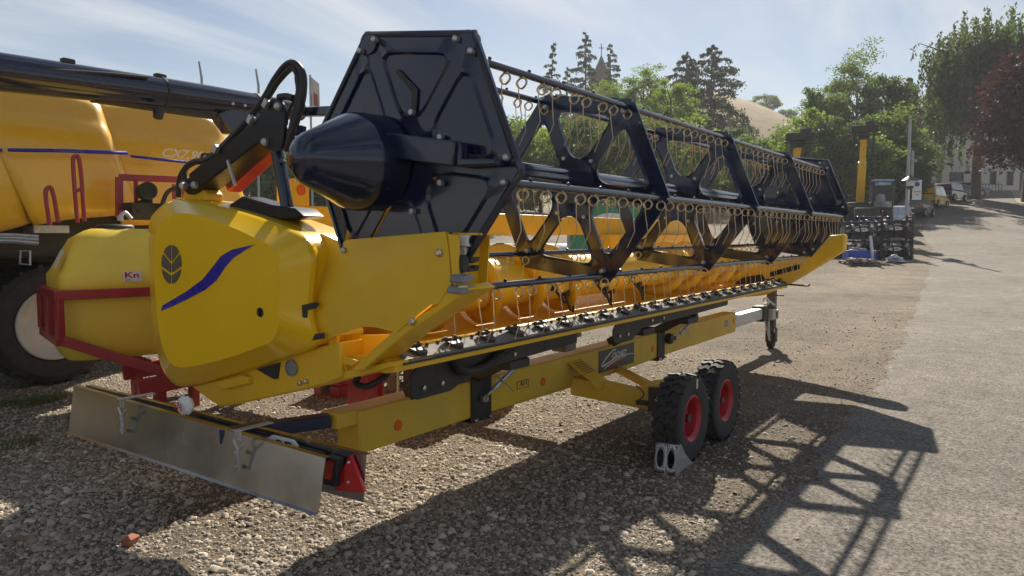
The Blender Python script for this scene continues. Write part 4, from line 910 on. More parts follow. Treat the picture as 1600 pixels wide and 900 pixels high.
mb = MB(); mb.tube([PY(32, 392, 8.3), PY(31, 412, 8.3), PY(47, 414, 8.3), PY(47, 392, 8.3)], .012, 6, closed=True); mb.build('step_loop', 'galv', CMB)

# ================================================================== SPRAYER TANK
TK = thing('sprayer_tank', 'yellow plastic sprayer tank in a red steel frame, beside the combine wheel', 'sprayer', (4.2, 6.9, 0))
ANG = R(-16); TC = PZ(97, 468, 1.12)         # near corner of the red belt at z 1.12
u_ = V(math.cos(ANG), math.sin(ANG), 0); n_ = V(-math.sin(ANG), math.cos(ANG), 0)
def tk(a, b, z): return V(TC.x, TC.y, 0)+u_*a+n_*b+V(0, 0, z)
def rrect(x0, x1, y0, y1, r, n=9):
    o = []
    for cx, cy, a0 in ((x1-r, y0+r, -90), (x1-r, y1-r, 0), (x0+r, y1-r, 90), (x0+r, y0+r, 180)):
        for k in range(n+1): a = R(a0+90*k/n); o.append((cx+r*math.cos(a), cy+r*math.sin(a)))
    return o
lay = [(.52, .16, 1.40, .22, .75, .15), (.50+.03, .06, 1.52, .10, .86, .18), (.62, .02, 1.58, .04, .92, .2), (.95, .01, 1.60, .02, .94, .2), (1.14, .01, 1.60, .02, .94, .2), (1.20, -.01, 1.62, -.0, .96, .12), (1.32, -.01, 1.62, 0, .96, .12), (1.36, .02, 1.60, .03, .93, .12), (1.50, .08, 1.52, .10, .86, .14), (1.66, .16, 1.42, .18, .78, .16), (1.74, .28, 1.30, .28, .68, .16), (1.76, .34, 1.2, .34, .62, .12)]
rg = [[tk(x, y, z) for x, y in rrect(a, b, c, d, r)] for z, a, b, c, d, r in lay]
mb = MB(); n = len(rg[0]); mb.add([v for r in rg for v in r], [(i*n+j, i*n+(j+1) % n, (i+1)*n+(j+1) % n, (i+1)*n+j) for i in range(len(rg)-1) for j in range(n)]+[tuple(range(n)), tuple(range((len(rg)-1)*n, len(rg)*n))])
TB = mb.build('tank', 'yellow_tank', TK, angle=50, bevel=.02)
mb = MB(); mb.lathe([(.17, 0), (.17, .03), (.15, .045), (.02, .05)], tk(.55, .5, 1.755), (0, 0, 1), 24); mb.build('lid', 'black_matt', TB)
mb = MB(); mb.prism([tk(.50, -.016, 1.26), tk(.66, -.016, 1.26), tk(.66, -.016, 1.36), tk(.50, -.016, 1.36)], n_*-.003); ST = mb.build('maker_sticker', 'white', TB)
lettering('Kn', tk(.515, -.0225, 1.295), u_*.12, V(0, 0, .055), 'sticker_print', 'reflector_red', ST); lettering('2170', tk(.515, -.0225, 1.268), u_*.05, V(0, 0, .016), 'sticker_print', 'logo_grey', ST)
mb = MB(); mb.prism([tk(-.02, .30, 1.40), tk(-.02, .14, 1.40), tk(.05, .14, 1.56), tk(.05, .30, 1.56)], u_*-.004); mb.build('side_sticker', 'white', TB)
mb = MB()      # frame belt and legs
mb.bar(tk(-.05, -.04, 1.16), tk(1.7, -.04, 1.16), .05, .085); mb.bar(tk(-.045, -.06, 1.16), tk(-.045, 1.0, 1.16), .05, .085); mb.bar(tk(-.05, 1.0, 1.16), tk(1.7, 1.0, 1.16), .05, .085)
FR = mb.build('frame_belt', 'red', TK, bevel=.006)
for a, b in ((-.03, -.03), (-.045, .45), (-.045, .96), (1.6, -.03), (1.6, .96)):
    mb = MB(); mb.bar(tk(a, b, .74 if b < .5 else .78), tk(a, b, 1.13), .075, .06); mb.build('frame_leg', 'red', TK, bevel=.006)
mb = MB(); mb.bar(tk(-.045, -.04, .74), tk(-.045, 1.0, .74), .05, .07); mb.bar(tk(-.03, -.03, .76), tk(.85, -.15, .36), .06, .09); mb.bar(tk(-.03, .95, .76), tk(.85, .6, .36), .06, .09); mb.build('frame_brace', 'red', TK, bevel=.006)
fa, fb_ = PZ(186, 604, .20), PZ(300, 600, .28)
for a_, b_ in ((tk(.55, -.2, .27), tk(1.5, -.12, .34)), (tk(.62, .75, .27), tk(1.5, .7, .34))):
    mb = MB(); mb.bar(a_, b_, .10, .15); mb.build('base_beam', 'red', TK, bevel=.008)
# unseen blocks shaped as boom and tank, added to shade the left ground
mb = MB(); mb.b2((3.95, 5.30, .70), (5.25, 6.75, 1.66)); mb.build('shadow_tank', 'yellow_tank', TK, bevel=.12)
for k in range(4):
    z = .66+.30*k; mb = MB(); mb.bar((3.08, 5.12, z), (5.35, 5.12, z), .07, .07); mb.bar((3.08, 5.12, z+.16), (5.35, 5.12, z+.16), .05, .05)
    for i in range(13): x = 3.12+i*.165; mb.bar((x, 5.12, z), (x+.16, 5.12, z+.16), .03, .03)
    mb.b2((3.10, 5.15, z-.03), (5.33, 5.19, z+.20)); mb.build('shadow_boom', 'red', TK, bevel=.004)
for x in (4.2, 5.1): mb = MB(); mb.bar((x, 5.24, .62), (x, 5.24, 1.7), .09, .09); mb.bar((x, 5.24, .68), (x, 6.8, .68), .08, .08); mb.bar((x, 6.78, 0), (x, 6.78, .7), .08, .08); mb.build('shadow_boom_post', 'red', TK, bevel=.006)

for q in ((.75, -.16), (1.42, -.12), (.75, .74), (1.42, .7)):
    mb = MB(); mb.bar(tk(*q, .0), tk(*q, .24), .09, .09); mb.bar(tk(q[0], q[1], .006), tk(q[0], q[1], .02), .2, .2); mb.build('foot', 'red', TK, bevel=.005)
def rail_loop(pts, name): mb = MB(); mb.tube(chaikin(pts, 3, closed=False), .019, 10); mb.build(name, 'red', TK)
def tp(px, py, b): # point of the photo on the tank's own lengthwise plane at depth b
    d = ray(px, py); o = V(TC.x, TC.y, 0)+n_*b; t = (o-V(0, 0, H)).dot(n_)/d.dot(n_); return V(0, 0, H)+d*t
rail_loop([tp(78, 352, .25), tp(70, 300, .25), tp(74, 293, .25), tp(82, 292, .25), tp(91, 348, .25)], 'handrail'); rail_loop([tp(121, 348, .4), tp(113, 250, .4), tp(116, 244, .4), tp(125, 243, .4), tp(132, 346, .4)], 'handrail'); rail_loop([tp(118, 298, .4), tp(128, 295, .4)], 'handrail_rung')
mb = MB()
fr_ = [tp(*p, 1.3) for p in [(186, 340), (186, 277), (290, 281), (290, 340)]]
for p, q in zip(fr_, fr_[1:]): mb.bar(p, q, .07, .07)
mb.bar(tp(190, 338, 1.3), tp(290, 340, 1.3), .06, .05); mb.bar(tp(212, 282, 1.3), tp(213, 335, 1.3), .04, .04); mb.bar(tp(272, 288, 1.3), tp(273, 338, 1.3), .04, .04); mb.build('mast_frame', 'red', TK, bevel=.005)
mb = MB(); c = tp(231, 298, 1.0); mb.lathe([(.075, -.02), (.095, -.02), (.095, .1), (.06, .22), (.001, .22)], c, V(.2, .95, -.1), 20); mb.lathe([(.06, 0), (.075, -.005), (.075, -.02)], c, V(.2, .95, -.1), 20)
mb.tube(spline([c+V(.05, .15, 0), c+V(.1, .18, -.12), c+V(-.06, .1, -.16), c+V(-.12, .05, -.24)], 4), .05, 10); mb.box(c+V(.0, .12, -.22), (.34, .2, .18)); mb.tube(spline([tp(250, 330, 1.0), tp(262, 300, 1.0), tp(285, 292, 1.0)], 4), .025, 8); mb.build('pump', 'rubber', TK)
mb = MB(); mb.tube(spline([tp(188, 338, .6), tp(195, 332, .6), tp(205, 342, .6)], 4), .022, 8); mb.lathe([(.03, 0), (.03, .05)], tp(188, 345, .6), (0, 0, 1), 10); mb.build('filler_pipe', 'galv', TK)

# ================================================================== SMALL THINGS IN THE YARD
p0 = PZ(578, 642); RS = thing('red_stand', 'red steel box stand on the gravel behind the trailer beam', 'stand', p0)
mb = MB(); mb.box(p0+V(.0, .05, .36), (.20, .17, .72)); mb.box(p0+V(-.11, .05, .36), (.02, .26, .72)); mb.box(p0+V(.11, .05, .36), (.02, .26, .72)); mb.build('column', 'red', RS, bevel=.006)
mb = MB(); mb.box(p0+V(0, .05, .012), (.34, .34, .024)); mb.build('base_plate', 'red', RS, bevel=.004)
def pallet(name, label, base, L, Wd, hgt_, rz, group=None):
    o = thing(name, label, 'pallet', base, group); rt = Matrix.Rotation(rz, 3, 'Z')
    for k in range(5): mb = MB(); mb.box(Vector(base)+rt @ V(0, -Wd/2+.06+k*(Wd-.12)/4, hgt_-.012), (L, .10, .022), rt); mb.build('board', 'wood', o, bevel=.003)
    for i in (-1, 0, 1):
        mb = MB(); mb.box(Vector(base)+rt @ V(i*(L/2-.06), 0, hgt_-.035), (.10, Wd, .022), rt); mb.box(Vector(base)+rt @ V(i*(L/2-.06), 0, .011), (.10, Wd, .022), rt); mb.build('bearer', 'wood_grey', o, bevel=.003)
        for j in (-1, 0, 1): mb = MB(); mb.box(Vector(base)+rt @ V(i*(L/2-.06), j*(Wd/2-.06), hgt_/2-.012), (.10, .10, hgt_-.07), rt); mb.build('block', 'wood_grey', o, bevel=.004)
    return o
pb = PZ(640, 604); pallet('wooden_pallet', 'wooden pallet under the dark blue folded cover behind the trailer', pb+V(.15, .15, 0), 1.0, .8, .30, R(20))
TP = thing('folded_cover', 'dark blue folded machine cover lying on a wooden pallet', 'cover', pb+V(.15, .15, .30))
for k in range(5):
    mb = MB(); mb.box(pb+V(.15+.03*random.uniform(-1, 1), .15, .335+.055*k), (.62-.05*k, .5-.04*k, .06), Matrix.Rotation(.15*random.uniform(-1, 1), 3, 'Z') @ Matrix.Rotation(.05*random.uniform(-1, 1), 3, 'Y')); mb.build('fold', 'dark_blue' if k % 2 else 'carpaint_bluegrey', TP, bevel=.02)
cb = PZ(535, 626); CBX = thing('wooden_box', 'dark low wooden box with a white lid beside the red stand', 'box', cb+V(.3, .3, 0))
mb = MB()
for k in range(3): mb.box(cb+V(.3, .3, .06+.125*k), (.5, .4, .115))
mb.build('side_boards', 'red', CBX, bevel=.004); mb = MB(); mb.box(cb+V(.3, .3, .385), (.54, .44, .03)); mb.build('lid', 'white', CBX, bevel=.005)
chain(PX(622, 578, 3.6), PX(622, 618, 3.6), 12, .006, 'chain', TRL)
# brick, wood scrap, tufts on the gravel
b0 = PZ(204, 850); mb = MB(); mb.box(b0+V(0, 0, .022), (.075, .055, .045), Matrix.Rotation(.5, 3, 'Z') @ Matrix.Rotation(.25, 3, 'X')); mb.v = [v+V(random.uniform(-.006, .006), random.uniform(-.006, .006), random.uniform(-.003, .003)) for v in mb.v]
o = mb.build('brick_fragment', 'brick', bevel=.006); recentre(o, b0); tag(o, 'broken red brick fragment lying on the shaded gravel', 'brick')
b0 = PZ(32, 846); mb = MB(); mb.box(b0+V(0, 0, .012), (.035, .14, .022), Matrix.Rotation(1.0, 3, 'Z')); o = mb.build('wood_scrap', 'wood', bevel=.004); recentre(o, b0); tag(o, 'short scrap of brown wood on the gravel in the shade', 'wood')
def tuft(px, py, n, r, nm, lab):
    c = PZ(px, py); vs = []; fs = []; rd = []
    for i in range(n):
        a = rng.uniform(0, 6.28); q = rng.random()**.5*r; x = c.x+q*math.cos(a)*1.6; y = c.y+q*math.sin(a); h = rng.uniform(.03, .09); l = rng.uniform(-.05, .05, 2); b = rng.uniform(0, 6.28); w_ = .004; dx, dy = w_*math.cos(b), w_*math.sin(b); k = len(vs)
        vs += [(x-dx, y-dy, 0), (x+dx, y+dy, 0), (x+l[0]+dx*.4, y+l[1]+dy*.4, h), (x+l[0]-dx*.4, y+l[1]-dy*.4, h)]; fs.append((k, k+1, k+2, k+3)); rd.append(rng.random())
    o = np_mesh(nm, vs, fs, 'leaf_grass', rd); recentre(o, c); o['kind'] = 'stuff'; o['label'] = lab; o['category'] = 'grass'
tuft(45, 630, 500, .22, 'grass_tuft', 'small tuft of green grass between the light board and the combine wheel'); tuft(10, 700, 160, .15, 'grass_tuft', 'thin weeds in the shaded gravel below the light board end')

# ================================================================== CARS AND BACKGROUND MACHINES
def wheelset(o, L, Wd, r, xs, place, mat='rubber'):
    for x in xs:
        for s in (-1, 1):
            mb = MB(); mb.lathe([(r*.62, -.09), (r*.95, -.10), (r, -.06), (r, .06), (r*.95, .10), (r*.62, .09)], place(x, s*(Wd/2-.09), r), place(x, s, r)-place(x, 0, r), 24, closed=True); w = mb.build('wheel', mat, o)
            mb = MB(); mb.lathe([(.05, s*0+.05), (r*.35, .07), (r*.64, .075), (r*.64, -.05), (.05, -.05)], place(x, s*(Wd/2-.09), r), place(x, s, r)-place(x, 0, r), 20); mb.build('rim', 'galv', w)
def car(name, label, cat, base, head, body, L, Wd, lower, roof, glass_z, paint, group=None):
    """lower: side outline of the body; roof: cabin outline (x,z) narrowing inwards; heading in radians"""
    o = thing(name, label, cat, base, group); base = Vector(base); f = V(math.cos(head), math.sin(head), 0); l = V(-math.sin(head), math.cos(head), 0)
    pl = lambda x, y, z: base+f*x+l*y+V(0, 0, z)
    mb = MB(); n = len(lower); rows = []
    for y, k in ((-Wd/2+.10, .985), (-Wd/2, 1), (Wd/2, 1), (Wd/2-.10, .985)): rows.append([pl(x*(k if abs(y) > Wd/2-.05 else .97), y, z) for x, z in lower])
    mb.add([v for r in (rows[0], rows[1], rows[2], rows[3]) for v in r], [(r*n+j, r*n+(j+1) % n, (r+1)*n+(j+1) % n, (r+1)*n+j) for r in range(3) for j in range(n)]+[tuple(range(n)), tuple(range(3*n, 4*n))])
    BD = mb.build('body', paint, o, bevel=.05)
    mb = MB(); n = len(roof); zb = min(z for x, z in roof); zt = max(z for x, z in roof)
    wy = lambda z: Wd/2-.06-.16*(z-zb)/(zt-zb)
    A_ = [pl(x, -wy(z), z) for x, z in roof]; B_ = [pl(x, wy(z), z) for x, z in roof]
    mb.add(A_+B_, [tuple(range(n)), tuple(range(2*n-1, n-1, -1))]+[(i, i+n, (i+1) % n+n, (i+1) % n) for i in range(n)]); CA = mb.build('cabin', paint, o, bevel=.04)
    # panes: side, front and rear glass a little proud of the cabin
    cx = sum(x for x, z in roof)/n
    for s in (-1, 1):
        xs_ = sorted(roof, key=lambda p: p[0]); 
        lo = [p for p in roof if p[1] < zb+.02]; hi = [p for p in roof if p[1] > zt-.08]; x0, x1 = min(p[0] for p in lo)+.14, max(p[0] for p in lo)-.18; h0, h1 = min(p[0] for p in hi)+.06, max(p[0] for p in hi)-.02
        z0, z1 = zb+.06, zt-.10
        for a_, b_ in ((0, .47), (.52, 1)):
            q = [(x0+(x1-x0)*a_, z0), (x0+(x1-x0)*b_, z0), (h0+(h1-h0)*b_, z1), (h0+(h1-h0)*a_, z1)]
            mb = MB(); mb.prism([pl(x, s*(wy(z)+.006), z) for x, z in q], l*(s*.006)); mb.build('side_window', 'glass_dark', CA)
    lo = [p for p in roof if p[1] < zb+.02]; hi = [p for p in roof if p[1] > zt-.08]
    for sgn, fn, nm in ((-1, min, 'rear_window'), (1, max, 'windscreen')):
        pa, pb_ = fn(lo, key=lambda p: p[0]), fn(hi, key=lambda p: p[0]); A2 = (pa[0]+(pb_[0]-pa[0])*.15, pa[1]+(pb_[1]-pa[1])*.15); B2 = (pa[0]+(pb_[0]-pa[0])*.88, pa[1]+(pb_[1]-pa[1])*.88)
        mb = MB(); mb.prism([pl(A2[0]+sgn*.012, -wy(A2[1])+.10, A2[1]+.012), pl(A2[0]+sgn*.012, wy(A2[1])-.10, A2[1]+.012), pl(B2[0]+sgn*.012, wy(B2[1])-.08, B2[1]+.012), pl(B2[0]+sgn*.012, -wy(B2[1])+.08, B2[1]+.012)], f*(sgn*.006)); mb.build(nm, 'glass_pale' if sgn > 0 else 'glass_dark', CA)
    x0 = min(x for x, z in lower); x1 = max(x for x, z in lower)
    for s in (-1, 1):
        mb = MB(); mb.box(pl(x0+.03, s*(Wd/2-.16), .86), (.10, .10, .26), Matrix.Rotation(head, 3, 'Z')); mb.build('tail_lamp', 'reflector_red', BD, bevel=.02)
        mb = MB(); mb.box(pl(x1-.06, s*(Wd/2-.22), .70), (.16, .26, .14), Matrix.Rotation(head, 3, 'Z')); mb.build('headlamp', 'glass_pale', BD, bevel=.03)
        mb = MB(); mb.box(pl(L*.20, s*(Wd/2+.08), 1.0), (.10, .18, .13), Matrix.Rotation(head, 3, 'Z')); mb.build('mirror', paint, BD, bevel=.03)
    mb = MB(); mb.box(pl(x0-.005, 0, .62), (.02, .5, .11), Matrix.Rotation(head, 3, 'Z')); mb.build('number_plate', 'white', BD)
    mb = MB(); mb.box(pl(x0-.01, 0, .45), (.10, Wd*.92, .18), Matrix.Rotation(head, 3, 'Z')); mb.build('bumper', 'black_matt', BD, bevel=.03)
    wheelset(o, L, Wd, .32, (-L*.30, L*.31), pl)
    return o
def sedan(L): return [(-L/2, .45), (-L/2+.05, .25), (L/2-.15, .22), (L/2, .42), (L/2-.02, .68), (L/2-.25, .80), (L*.18, .93), (-L/2+.2, .98), (-L/2+.02, .86)]
est = [(-1.95, .93), (1.05, .91), (.45, 1.38), (.15, 1.45), (-1.45, 1.44), (-1.75, 1.35)]
hat = [(-1.75, .93), (1.15, .90), (.45, 1.38), (.1, 1.45), (-1.15, 1.43), (-1.5, 1.32)]
van = [(-2.05, .95), (1.35, .93), (.85, 1.55), (.55, 1.80), (-1.95, 1.82), (-2.03, 1.72)]
suv = [(-2.0, 1.0), (1.15, .98), (.6, 1.58), (.3, 1.68), (-1.7, 1.66), (-1.95, 1.5)]
RH = YAW-math.atan(.57)              # lane heading
car('parked_car', 'dark grey parked hatchback behind the yellow van', 'car', GP(56, 1430), RH-R(11), None, 4.3, 1.75, sedan(4.3), hat, 0, 'carpaint_dark')
car('delivery_van', 'bright yellow compact van parked along the lane', 'van', GP(64, 1452), RH-R(14), None, 4.4, 1.82, sedan(4.4), van, 0, 'carpaint_yellow')
car('parked_car', 'dark navy parked car just ahead of the yellow van', 'car', GP(71, 1481), RH-R(20), None, 4.3, 1.78, sedan(4.3), suv, 0, 'carpaint_navy')
car('parked_car', 'pale blue grey car parked with its nose towards the lane, by the white building', 'car', GP(77, 1502), RH-R(65), None, 4.4, 1.75, sedan(4.4), hat, 0, 'carpaint_bluegrey')
car('parked_car', 'silver grey estate car half hidden behind the stacked loader brackets', 'car', GP(48, 1398), RH+R(4), None, 4.4, 1.75, sedan(4.4), est, 0, 'carpaint_silver')
car('parked_car', 'dark car behind the header, its windscreen seen through the reel', 'car', V(18.2, 11.0, .02), R(200), None, 4.3, 1.75, sedan(4.3), hat, 0, 'carpaint_navy')

def telehandler(base, head, cab, label, boom_tip_z, group):
    o = thing('telehandler', label, 'telehandler', base, group); base = Vector(base); f = V(math.cos(head), math.sin(head), 0); l = V(-f.y, f.x, 0); rt = Matrix.Rotation(head, 3, 'Z'); SC = 1.25; pl = lambda x, y, z: base+f*x*SC+l*y*SC+V(0, 0, z*SC)
    mb = MB(); mb.box(pl(0, 0, .85), (5.2, 1.35, .75), rt); mb.box(pl(-1.7, 0, 1.2), (1.0, 1.85, .85), rt); mb.box(pl(.2, -.75, .95), (2.2, .6, .85), rt); mb.build('chassis', 'black_matt', o, bevel=.06)
    mb = MB(); A_ = [(-.9, 1.1), (.95, 1.1), (.85, 1.9), (.6, 2.45), (-.75, 2.45), (-.95, 1.9)]; mb.prism([pl(x, .28, z) for x, z in A_], l*.9*SC); CA = mb.build('cab', 'black_matt', o, bevel=.05)
    mb = MB(); mb.prism([pl(x, .23, z) for x, z in [(-.8, 2.44), (.68, 2.44), (.6, 2.54), (-.75, 2.54)]], l*1.0*SC); mb.build('roof', 'carpaint_bluegrey', CA, bevel=.03)
    mb = MB(); mb.add([pl(.975, .36, 1.2), pl(.975, 1.10, 1.2), pl(.645, 1.08, 2.40), pl(.645, .38, 2.40)], [(0, 1, 2, 3)]); mb.build('window', 'glass_pale', CA, solid=.01); mb = MB(); mb.add([pl(-.97, .36, 1.6), pl(-.97, 1.10, 1.6), pl(-.80, 1.08, 2.38), pl(-.80, .38, 2.38)], [(0, 1, 2, 3)]); mb.build('window', 'glass_pale', CA, solid=.01)
    for y in (.262, 1.19): mb = MB(); mb.prism([pl(x, y, z) for x, z in [(-.8, 1.35), (.82, 1.35), (.76, 1.9), (.55, 2.36), (-.68, 2.36), (-.84, 1.9)]], l*.008); mb.build('window', 'glass_pale', CA)
    a, b = pl(-1.6, -.12, 1.6), pl(-.3, -.12, (boom_tip_z-.5)/SC); mb = MB(); mb.bar(a, a+(b-a)*.62, .40, .46, up=l); mb.bar(a+(b-a)*.55, b, .32, .36, up=l); BO = mb.build('boom', 'yellow_combine', o, bevel=.02)
    mb = MB(); mb.box(b+V(0, 0, .15), (.6, .6, .6), rt); mb.box(b+f*.25+V(0, 0, .45), (.5, 1.5, .42), rt); mb.box(b+f*.3+l*.3+V(0, 0, .75), (.4, .5, .3), rt)
    for s in (-.35, .35): mb.bar(b+f*.42+l*s*1.5+V(0, 0, .3), b+f*.5+l*s*1.5+V(0, 0, -1.2), .13, .08); mb.bar(b+f*.1+l*s+V(0, 0, .45), b+f*.45+l*s+V(0, 0, .62), .1, .1)
    mb.bar(b+f*.45-l*.95+V(0, 0, .1), b+f*.45+l*.95+V(0, 0, .1), .1, .12); mb.build('fork_carriage', 'black_matt', BO, bevel=.03)
    mb = MB(); mb.box(a+(b-a)*.5-f*.0+l*.0+V(0, 0, 0), (.30, .44, .16), rt); mb.build('decal', 'black_matt', BO)
    for x in (-1.35, 1.35):
        for s in (-1, 1):
            mb = MB(); mb.lathe([(.38, -.21), (.66, -.22), (.72, -.12), (.72, .12), (.66, .22), (.38, .21)], pl(x, s*.92, .58), l, 28, closed=True); w = mb.build('wheel', 'rubber', o)
            mb = MB(); mb.lathe([(.02, -.05), (.39, -.1), (.39, .1), (.02, .05)], pl(x, s*.92, .58), l, 20); mb.build('rim', 'rim_white', w)
    mb = MB(); mb.lathe([(.02, -.3), (.2, -.26), (.26, -.05), (.26, .05), (.2, .26), (.02, .3)], pl(1.75, .55, 1.55), V(0, 0, 1), 20); mb.build('engine_cover', 'grey_plastic', o)
    return o
hd = RH+math.pi+R(8)
telehandler(GP(46, 1348), hd, None, 'telehandler with glazed cab and raised yellow boom, behind the stacked loader brackets', zat(46, 200)-hgt(46), None)
telehandler(GP(43, 1250), hd+R(20), None, 'telehandler hidden behind the far reel end, only its raised yellow boom tip showing', zat(43, 212)-hgt(43), None)

def loader_bracket(base, head, label, w=1.45, h=.85):
    o = thing('loader_bracket', label, 'attachment', base, 'stacked black loader brackets'); base = Vector(base); f = V(math.cos(head), math.sin(head), 0); l = V(-f.y, f.x, 0); pl = lambda x, y, z: base+f*x+l*y+V(0, 0, z); rt = Matrix.Rotation(head, 3, 'Z')
    arc = [(w/2*t, .40+.22*math.cos(t*math.pi/2)) for t in [i/8-1 for i in range(17)]]; low = [(w/2*t, .26+.10*math.cos(t*math.pi/2)) for t in [1-i/8 for i in range(17)]]
    mb = MB(); mb.prism([pl(0, y, z) for y, z in arc+low], f*-.10); AR2 = mb.build('arched_panel', 'black_paint', o, bevel=.015)
    for y in (-w/2, -w*.28, w*.28, w/2):
        mb = MB(); mb.prism([pl(-.05, y-.02, 0), pl(-.05, y-.02, h*.95), pl(-.45, y-.02, h), pl(-.75, y-.02, h*.5), pl(-.6, y-.02, 0)], l*.04); mb.build('side_plate', 'black_paint', o, bevel=.008)
    for z, x in ((.06, -.1), (h-.08, -.35), (.10, -.6)): mb = MB(); mb.tube([pl(x, -w/2-.05, z), pl(x, w/2+.05, z)], .05, 12); mb.build('cross_tube', 'black_paint', o)
    for y in (-w*.30, w*.30): mb = MB(); mb.lathe([(.03, -.02), (.065, -.02), (.065, .05), (.03, .05)], pl(.02, y, .62), f, 16, closed=True); mb.build('pin_boss', 'galv', o)
    vs = [pl(.006, .30*math.cos(a), .435+.085*math.sin(a)) for a in [k*.2618 for k in range(24)]]; mb = MB(); mb.prism(vs, f*.006); LO = mb.build('logo_oval', 'white', AR2)
    lettering('MX', pl(.016, .14, .40), l*-.28, V(0, 0, .075), 'logo_letters', 'reflector_red', LO)
    mb = MB(); mb.box(pl(-.35, 0, h*.45), (.42, w*.8, h*.55), rt); mb.build('valve_block', 'black_matt', o, bevel=.04)
    for y in (-w*.38, -w*.12, w*.16, w*.4): mb = MB(); mb.tube(spline([pl(-.1, y, h*.9), pl(.06, y+.05, h*.7), pl(.08, y+.1, h*.3), pl(-.05, y+.04, .08)], 4), .03, 8); mb.build('hose', 'hose', o)
    mb = MB(); mb.tube(spline([pl(.03, -w*.5, .34), pl(.05, -.2, .58), pl(.05, .25, .60), pl(.02, w*.5, .36)], 5), .015, 6); mb.build('pipe', 'galv', o)
    return o
hb = YAW+math.pi-R(6)
B1 = GP(33, 1345); B2 = GP(34, 1398)
loader_bracket(B2, hb, 'black loader bracket at the bottom of the stack next to the lamp post', 1.6)
loader_bracket(B2+V(0, 0, .93), hb, 'black loader bracket with white oval badge, on top next to the lamp post', 1.6)
loader_bracket(B1+V(0, 0, .92), hb, 'black loader bracket with white oval badge above the blue crate', 1.35)
loader_bracket(B1+G(1.2, 0)-G(0, 0)+V(0, 0, .06), hb, 'black loader bracket lowest behind the blue crate', 1.35, .86)
loader_bracket(GP(35.2, 1366, 1.05), hb+R(9), 'black loader bracket set back on top between the two stacks', 1.5)
loader_bracket(GP(35.2, 1366), hb+R(9), 'black loader bracket at the back between the two stacks, under another', 1.5, 1.04)
for px, s_ in ((1424, 1), (1376, 0)):
    mb = MB(); q = GP(33.4, px); mb.bar(q, q+V(0, 0, 2.05), .09, .09); mb.bar(q+V(.45, .3, 0), q+V(.45, .3, 2.0), .09, .09)
    for z in (.05, .95, 1.9): mb.bar(q+V(0, 0, z), q+V(.45, .3, z), .07, .07)
    o = mb.build('rack_frame', 'black_matt', bevel=.008); recentre(o, q); tag(o, 'black steel rack upright at the lamp post side of the bracket stack' if s_ else 'black steel rack upright between the two bracket stacks', 'rack')
q = GP(31.6, 1342); CR_ = thing('plastic_crate', 'blue plastic crate of parts in front of the loader brackets', 'crate', q+V(0, 0, .14)); 
rt = Matrix.Rotation(hb, 3, 'Z'); mb = MB()
for dx, dy, sx, sy in ((0, .55, .8, .03), (0, -.55, .8, .03), (.4, 0, .03, 1.1), (-.4, 0, .03, 1.1)): mb.box(q+V(0, 0, .36)+rt @ V(dx, dy, 0), (sx, sy, .40), rt)
mb.box(q+V(0, 0, .17), (.8, 1.1, .03), rt); mb.build('tub', 'blue_crate', CR_, bevel=.01)
mb = MB(); 
for k in range(4): mb.box(q+V(0, 0, .5)+rt @ V(random.uniform(-.2, .2), random.uniform(-.4, .4), .04*k), (.3, .25, .12), Matrix.Rotation(random.uniform(0, 3), 3, 'Z'))
mb.build('parts', 'grey_plastic', CR_, bevel=.02)
pallet('wooden_pallet', 'wooden pallet with wrapped parts in front of the loader brackets', GP(31.2, 1342), 1.3, 1.25, .14, hb)
q = GP(30.7, 1345); PW = thing('wrapped_parts', 'pile of wrapped pale parts lying on the front pallet', 'parts', q+V(0, 0, .14))
for k in range(9):
    mb = MB(); c = q+V(0, 0, .20)+rt @ V(random.uniform(-.15, .25), -.55+.13*k, random.uniform(0, .06)); mb.box(c, (random.uniform(.2, .5), .16, random.uniform(.08, .16)), Matrix.Rotation(random.uniform(0, 3), 3, 'Z') @ Matrix.Rotation(random.uniform(-.4, .4), 3, 'X')); mb.build('bundle', random.choice(['foil', 'white', 'wood', 'foil']), PW, bevel=.02)
q = GP(31.2, 1363); mb = MB(); mb.tube([q, q+V(-.1, 0, .5), q+V(-.02, .1, 1.2)], [.05, .07, .06], 12); mb.bar(q+V(0, 0, -.02), q+V(0, 0, .03), .3, .3); o = mb.build('hydraulic_cylinder', 'galv'); recentre(o, q); tag(o, 'grey hydraulic cylinder standing upright beside the blue crate', 'cylinder')
q = GP(32, 1398); mb = MB(); rg_ = [(.22, .0), (.30, .05), (.29, .11), (.25, .17), (.19, .22), (.12, .26), (.02, .28)]; mb.lathe(rg_, q, (0, 0, 1), 12); mb.v = [q+V((v.x-q.x)*1.4*(1+random.uniform(-.35, .35)), (v.y-q.y)*1.2*(1+random.uniform(-.35, .35)), (v.z-q.z)*(1+random.uniform(-.3, .5))) for v in mb.v]; o = mb.build('foil_bundle', 'foil', angle=20); recentre(o, q); tag(o, 'bundle wrapped in crumpled silver foil before the bracket stack', 'bundle')
